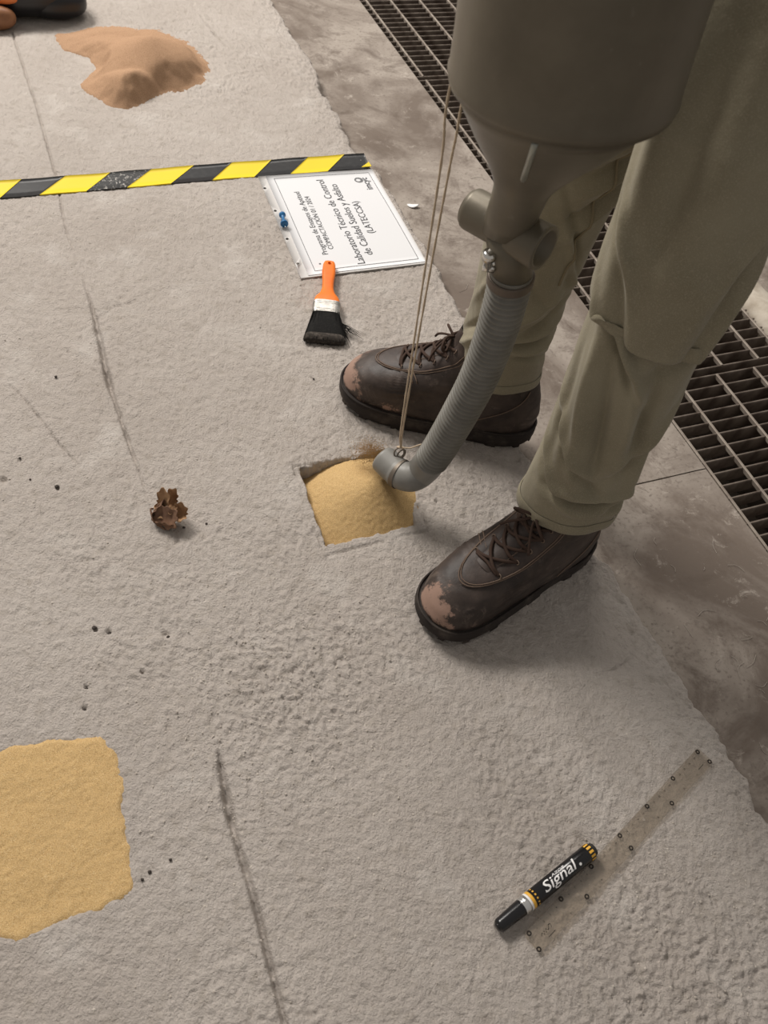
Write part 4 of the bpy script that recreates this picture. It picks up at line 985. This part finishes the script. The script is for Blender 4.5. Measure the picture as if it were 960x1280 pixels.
# ================================================================== CORNER OBJECTS
c0 = G(45, 6, .03)
root = thing('power_tool', (c0[0], c0[1], 0), 'black plastic tool with an orange panel lying behind the orange sand pile', 'tool')
def blob(name, c, ax, r3, m_, parent=None, k=(18, 28), p_=.75, **kw):
    """superellipsoid"""
    V = []
    ax = [np.array(a, float) / np.linalg.norm(a) for a in ax]
    for i in range(k[0]):
        ph = -np.pi / 2 + np.pi * i / (k[0] - 1)
        for j in range(k[1]):
            th = 2 * np.pi * j / k[1]; f = lambda t: np.sign(t) * abs(t) ** p_
            V.append(c + ax[0] * r3[0] * f(math.cos(ph)) * f(math.cos(th)) + ax[1] * r3[1] * f(math.cos(ph)) * f(math.sin(th)) + ax[2] * r3[2] * f(math.sin(ph)))
    return mesh(name, V, gridF(k[0], k[1], close_c=True), m_, parent, **kw)
nx3 = np.array([EN[0], EN[1], 0]); sx3 = np.array([ES[0], ES[1], 0])
q = G(50, 31, 0)
hc = np.array([q[0], q[1], .050]) - sx3 * .065 - nx3 * .010
body = blob('housing', hc, (nx3, sx3, (0, 0, 1)), (.105, .065, .050), M['dark'], root)
blob('nose', np.array([q[0], q[1], .030]) - sx3 * .045 + nx3 * .045, (nx3, sx3, (0, 0, 1)), (.062, .045, .030), M['dark'], root)
tube('handle', curve_pts([hc + nx3 * .06 + np.array([0, 0, .035]) - sx3 * .02, hc + nx3 * .04 - sx3 * .03 + np.array([0, 0, .075]), hc - nx3 * .03 - sx3 * .03 + np.array([0, 0, .082]), hc - nx3 * .075 - sx3 * .02 + np.array([0, 0, .030])], 24), .011, M['dark'], root, 12)
blob('orange_panel', hc - nx3 * .050 + sx3 * .052 + np.array([0, 0, .004]), (nx3, sx3, (0, 0, 1)), (.028, .018, .014), M['tool_o'], root)
q3 = G(2, 38, 0)
blob('wooden_knob', np.array([q3[0], q3[1], .0215]) - sx3 * .0085 - nx3 * .006, (nx3, sx3, (0, 0, 1)), (.040, .021, .023), M['wood'], None, p_=.9)
tag(D.objects['wooden_knob'], 'rounded brown wooden knob lying beside the black and orange tool', 'knob')

# ================================================================== LOOSE BITS
peb_lab = {'g': 'dark pebbles on the slab'}
def pebble(u, v, r_, name='pebble', m_=None, label='small dark pebble lying on the pale slab', cat='stone', group='dark pebbles on the slab', z0=0.0):
    p_ = G(u, v, z0); sn = SN(u, v, z0); z = (slab_at(sn[0], sn[1])[0] if z0 == 0 else z0)
    V = []; k = 8
    for i in range(6):
        ph = -np.pi / 2 + np.pi * i / 5
        for j in range(k):
            th = 2 * np.pi * j / k; q = r_ * (1 + .25 * random.uniform(-1, 1)); V.append((p_[0] + q * math.cos(ph) * math.cos(th), p_[1] + q * math.cos(ph) * math.sin(th), z + r_ * .45 + q * .7 * math.sin(ph)))
    o = mesh(name, V, gridF(6, k, close_c=True), m_ or M['peb']); return tag(o, label, cat, group)
for u, v, r_ in ((71, 608, .0026), (25, 573, .0018), (107, 860, .0025), (104, 886, .0025), (118, 785, .0026), (137, 790, .0026), (210, 796, .0022), (545, 628, .0022), (38, 600, .0015), (70, 472, .0020), (187, 1090, .002), (258, 655, .0015), (230, 660, .0018), (178, 1100, .0016), (392, 474, .0016), (213, 1075, .0016)):
    pebble(u, v, r_)
mb = MB()
ico = np.array([(1, 0, 0), (-1, 0, 0), (0, 1, 0), (0, -1, 0), (0, 0, 1), (0, 0, -1)], float)
icof = [(0, 2, 4), (2, 1, 4), (1, 3, 4), (3, 0, 4), (2, 0, 5), (1, 2, 5), (3, 1, 5), (0, 3, 5)]
ss = RNG.uniform(-1.5, .1, 2600); ns = RNG.uniform(-.15, .64, 2600); rs, rn = SN(330, 880)
k = 1100; ss[:k] = rs + RNG.normal(0, .1, k); ns[:k] = rn + RNG.normal(0, .09, k)
ss[k:k + 500] = RNG.normal(0.0, .12, 500) - .05; ns[k:k + 500] = RNG.normal(.5, .08, 500)
ok = (ns < edge_n(ss) - .01) & (in_poly(ss, ns, HOLE) < -.01) & (in_poly(ss, ns, PATCH) < -.005)
hz_ = slab_h(ss, ns)
ok &= ~((ss > -1.512) & (ss < -1.438))                                   # tape
for c4 in ([page(x, y)[:2] for x, y in ((-.02, -.02), (1.02, -.02), (1.02, 1.07), (-.02, 1.07))], [RF((x, y, 0))[:2] for x, y in ((-.007, -.023), (.307, -.023), (.307, .006), (-.007, .006))]):
    ok &= in_poly(ss, ns, [(q_ @ ES, q_ @ EN) for q_ in c4]) < 0
ok &= in_poly(ss, ns, [(-.79, .255), (-.595, .255), (-.595, .445), (-.79, .445)]) < 0
for tx, ty, ag, ln in ((.074, .574, math.radians(224), .285), (-.105, .962, math.radians(177), .298)):   # boots
    gx = ss * ES[0] + ns * EN[0] - tx; gy = ss * ES[1] + ns * EN[1] - ty; al_ = -(gx * math.cos(ag) + gy * math.sin(ag)); la = -gx * math.sin(ag) + gy * math.cos(ag)
    ok &= ~((al_ > -.008) & (al_ < ln + .01) & (np.abs(la) < .065))
for a, b, z, g in zip(ss, ns, hz_, ok):
    if g:
        r_ = random.uniform(.0006, .0019) ** 1.0; mb.add(P(a, b, z + r_ * .12) + ico * np.array([1, 1, .5]) * r_ * RNG.uniform(.6, 1.2, (6, 1)), icof)
o = mb.build('loose_grit', M['grit'], None, False); tag(o, 'fine pale grit crumbs scattered over the slab', 'grit', kind='stuff')
mb = MB()
for i in range(38):
    a = random.uniform(-1.9, .1); b = random.uniform(.70, .89); th = random.uniform(0, 6.28); ln = random.uniform(.006, .03)
    if random.random() < .7: a = random.gauss(-.38, .12)
    p0 = P(a, b, ZF + .001); d = np.array([math.cos(th), math.sin(th), 0]); q = np.array([-d[1], d[0], 0]) * random.uniform(-.3, .3)
    mb.add(*loft(tube_rings(curve_pts([p0, p0 + d * ln / 2 + q * ln, p0 + d * ln], 6), .0003, 4)))
o = mb.build('straw_fibres', M['fleck'], None, False); tag(o, 'short pale fibres scattered on the stained concrete by the grating', 'fibre', kind='stuff')
q = G(516, 258, ZF)
V, F = loft(np.array([[q + np.array([.012 * math.cos(t) * s_, .006 * math.sin(t) * s_ + .002 * math.cos(2 * t), h + .002 * math.cos(t)]) for t in np.linspace(0, 2 * np.pi, 14, endpoint=False)] for s_, h in ((.9, 0.0015), (1, .0025), (.7, .0032))]))
tag(mesh('paint_flake', V, F, M['mk_wht']), 'small white curled flake on the stained concrete beside the notice', 'flake')
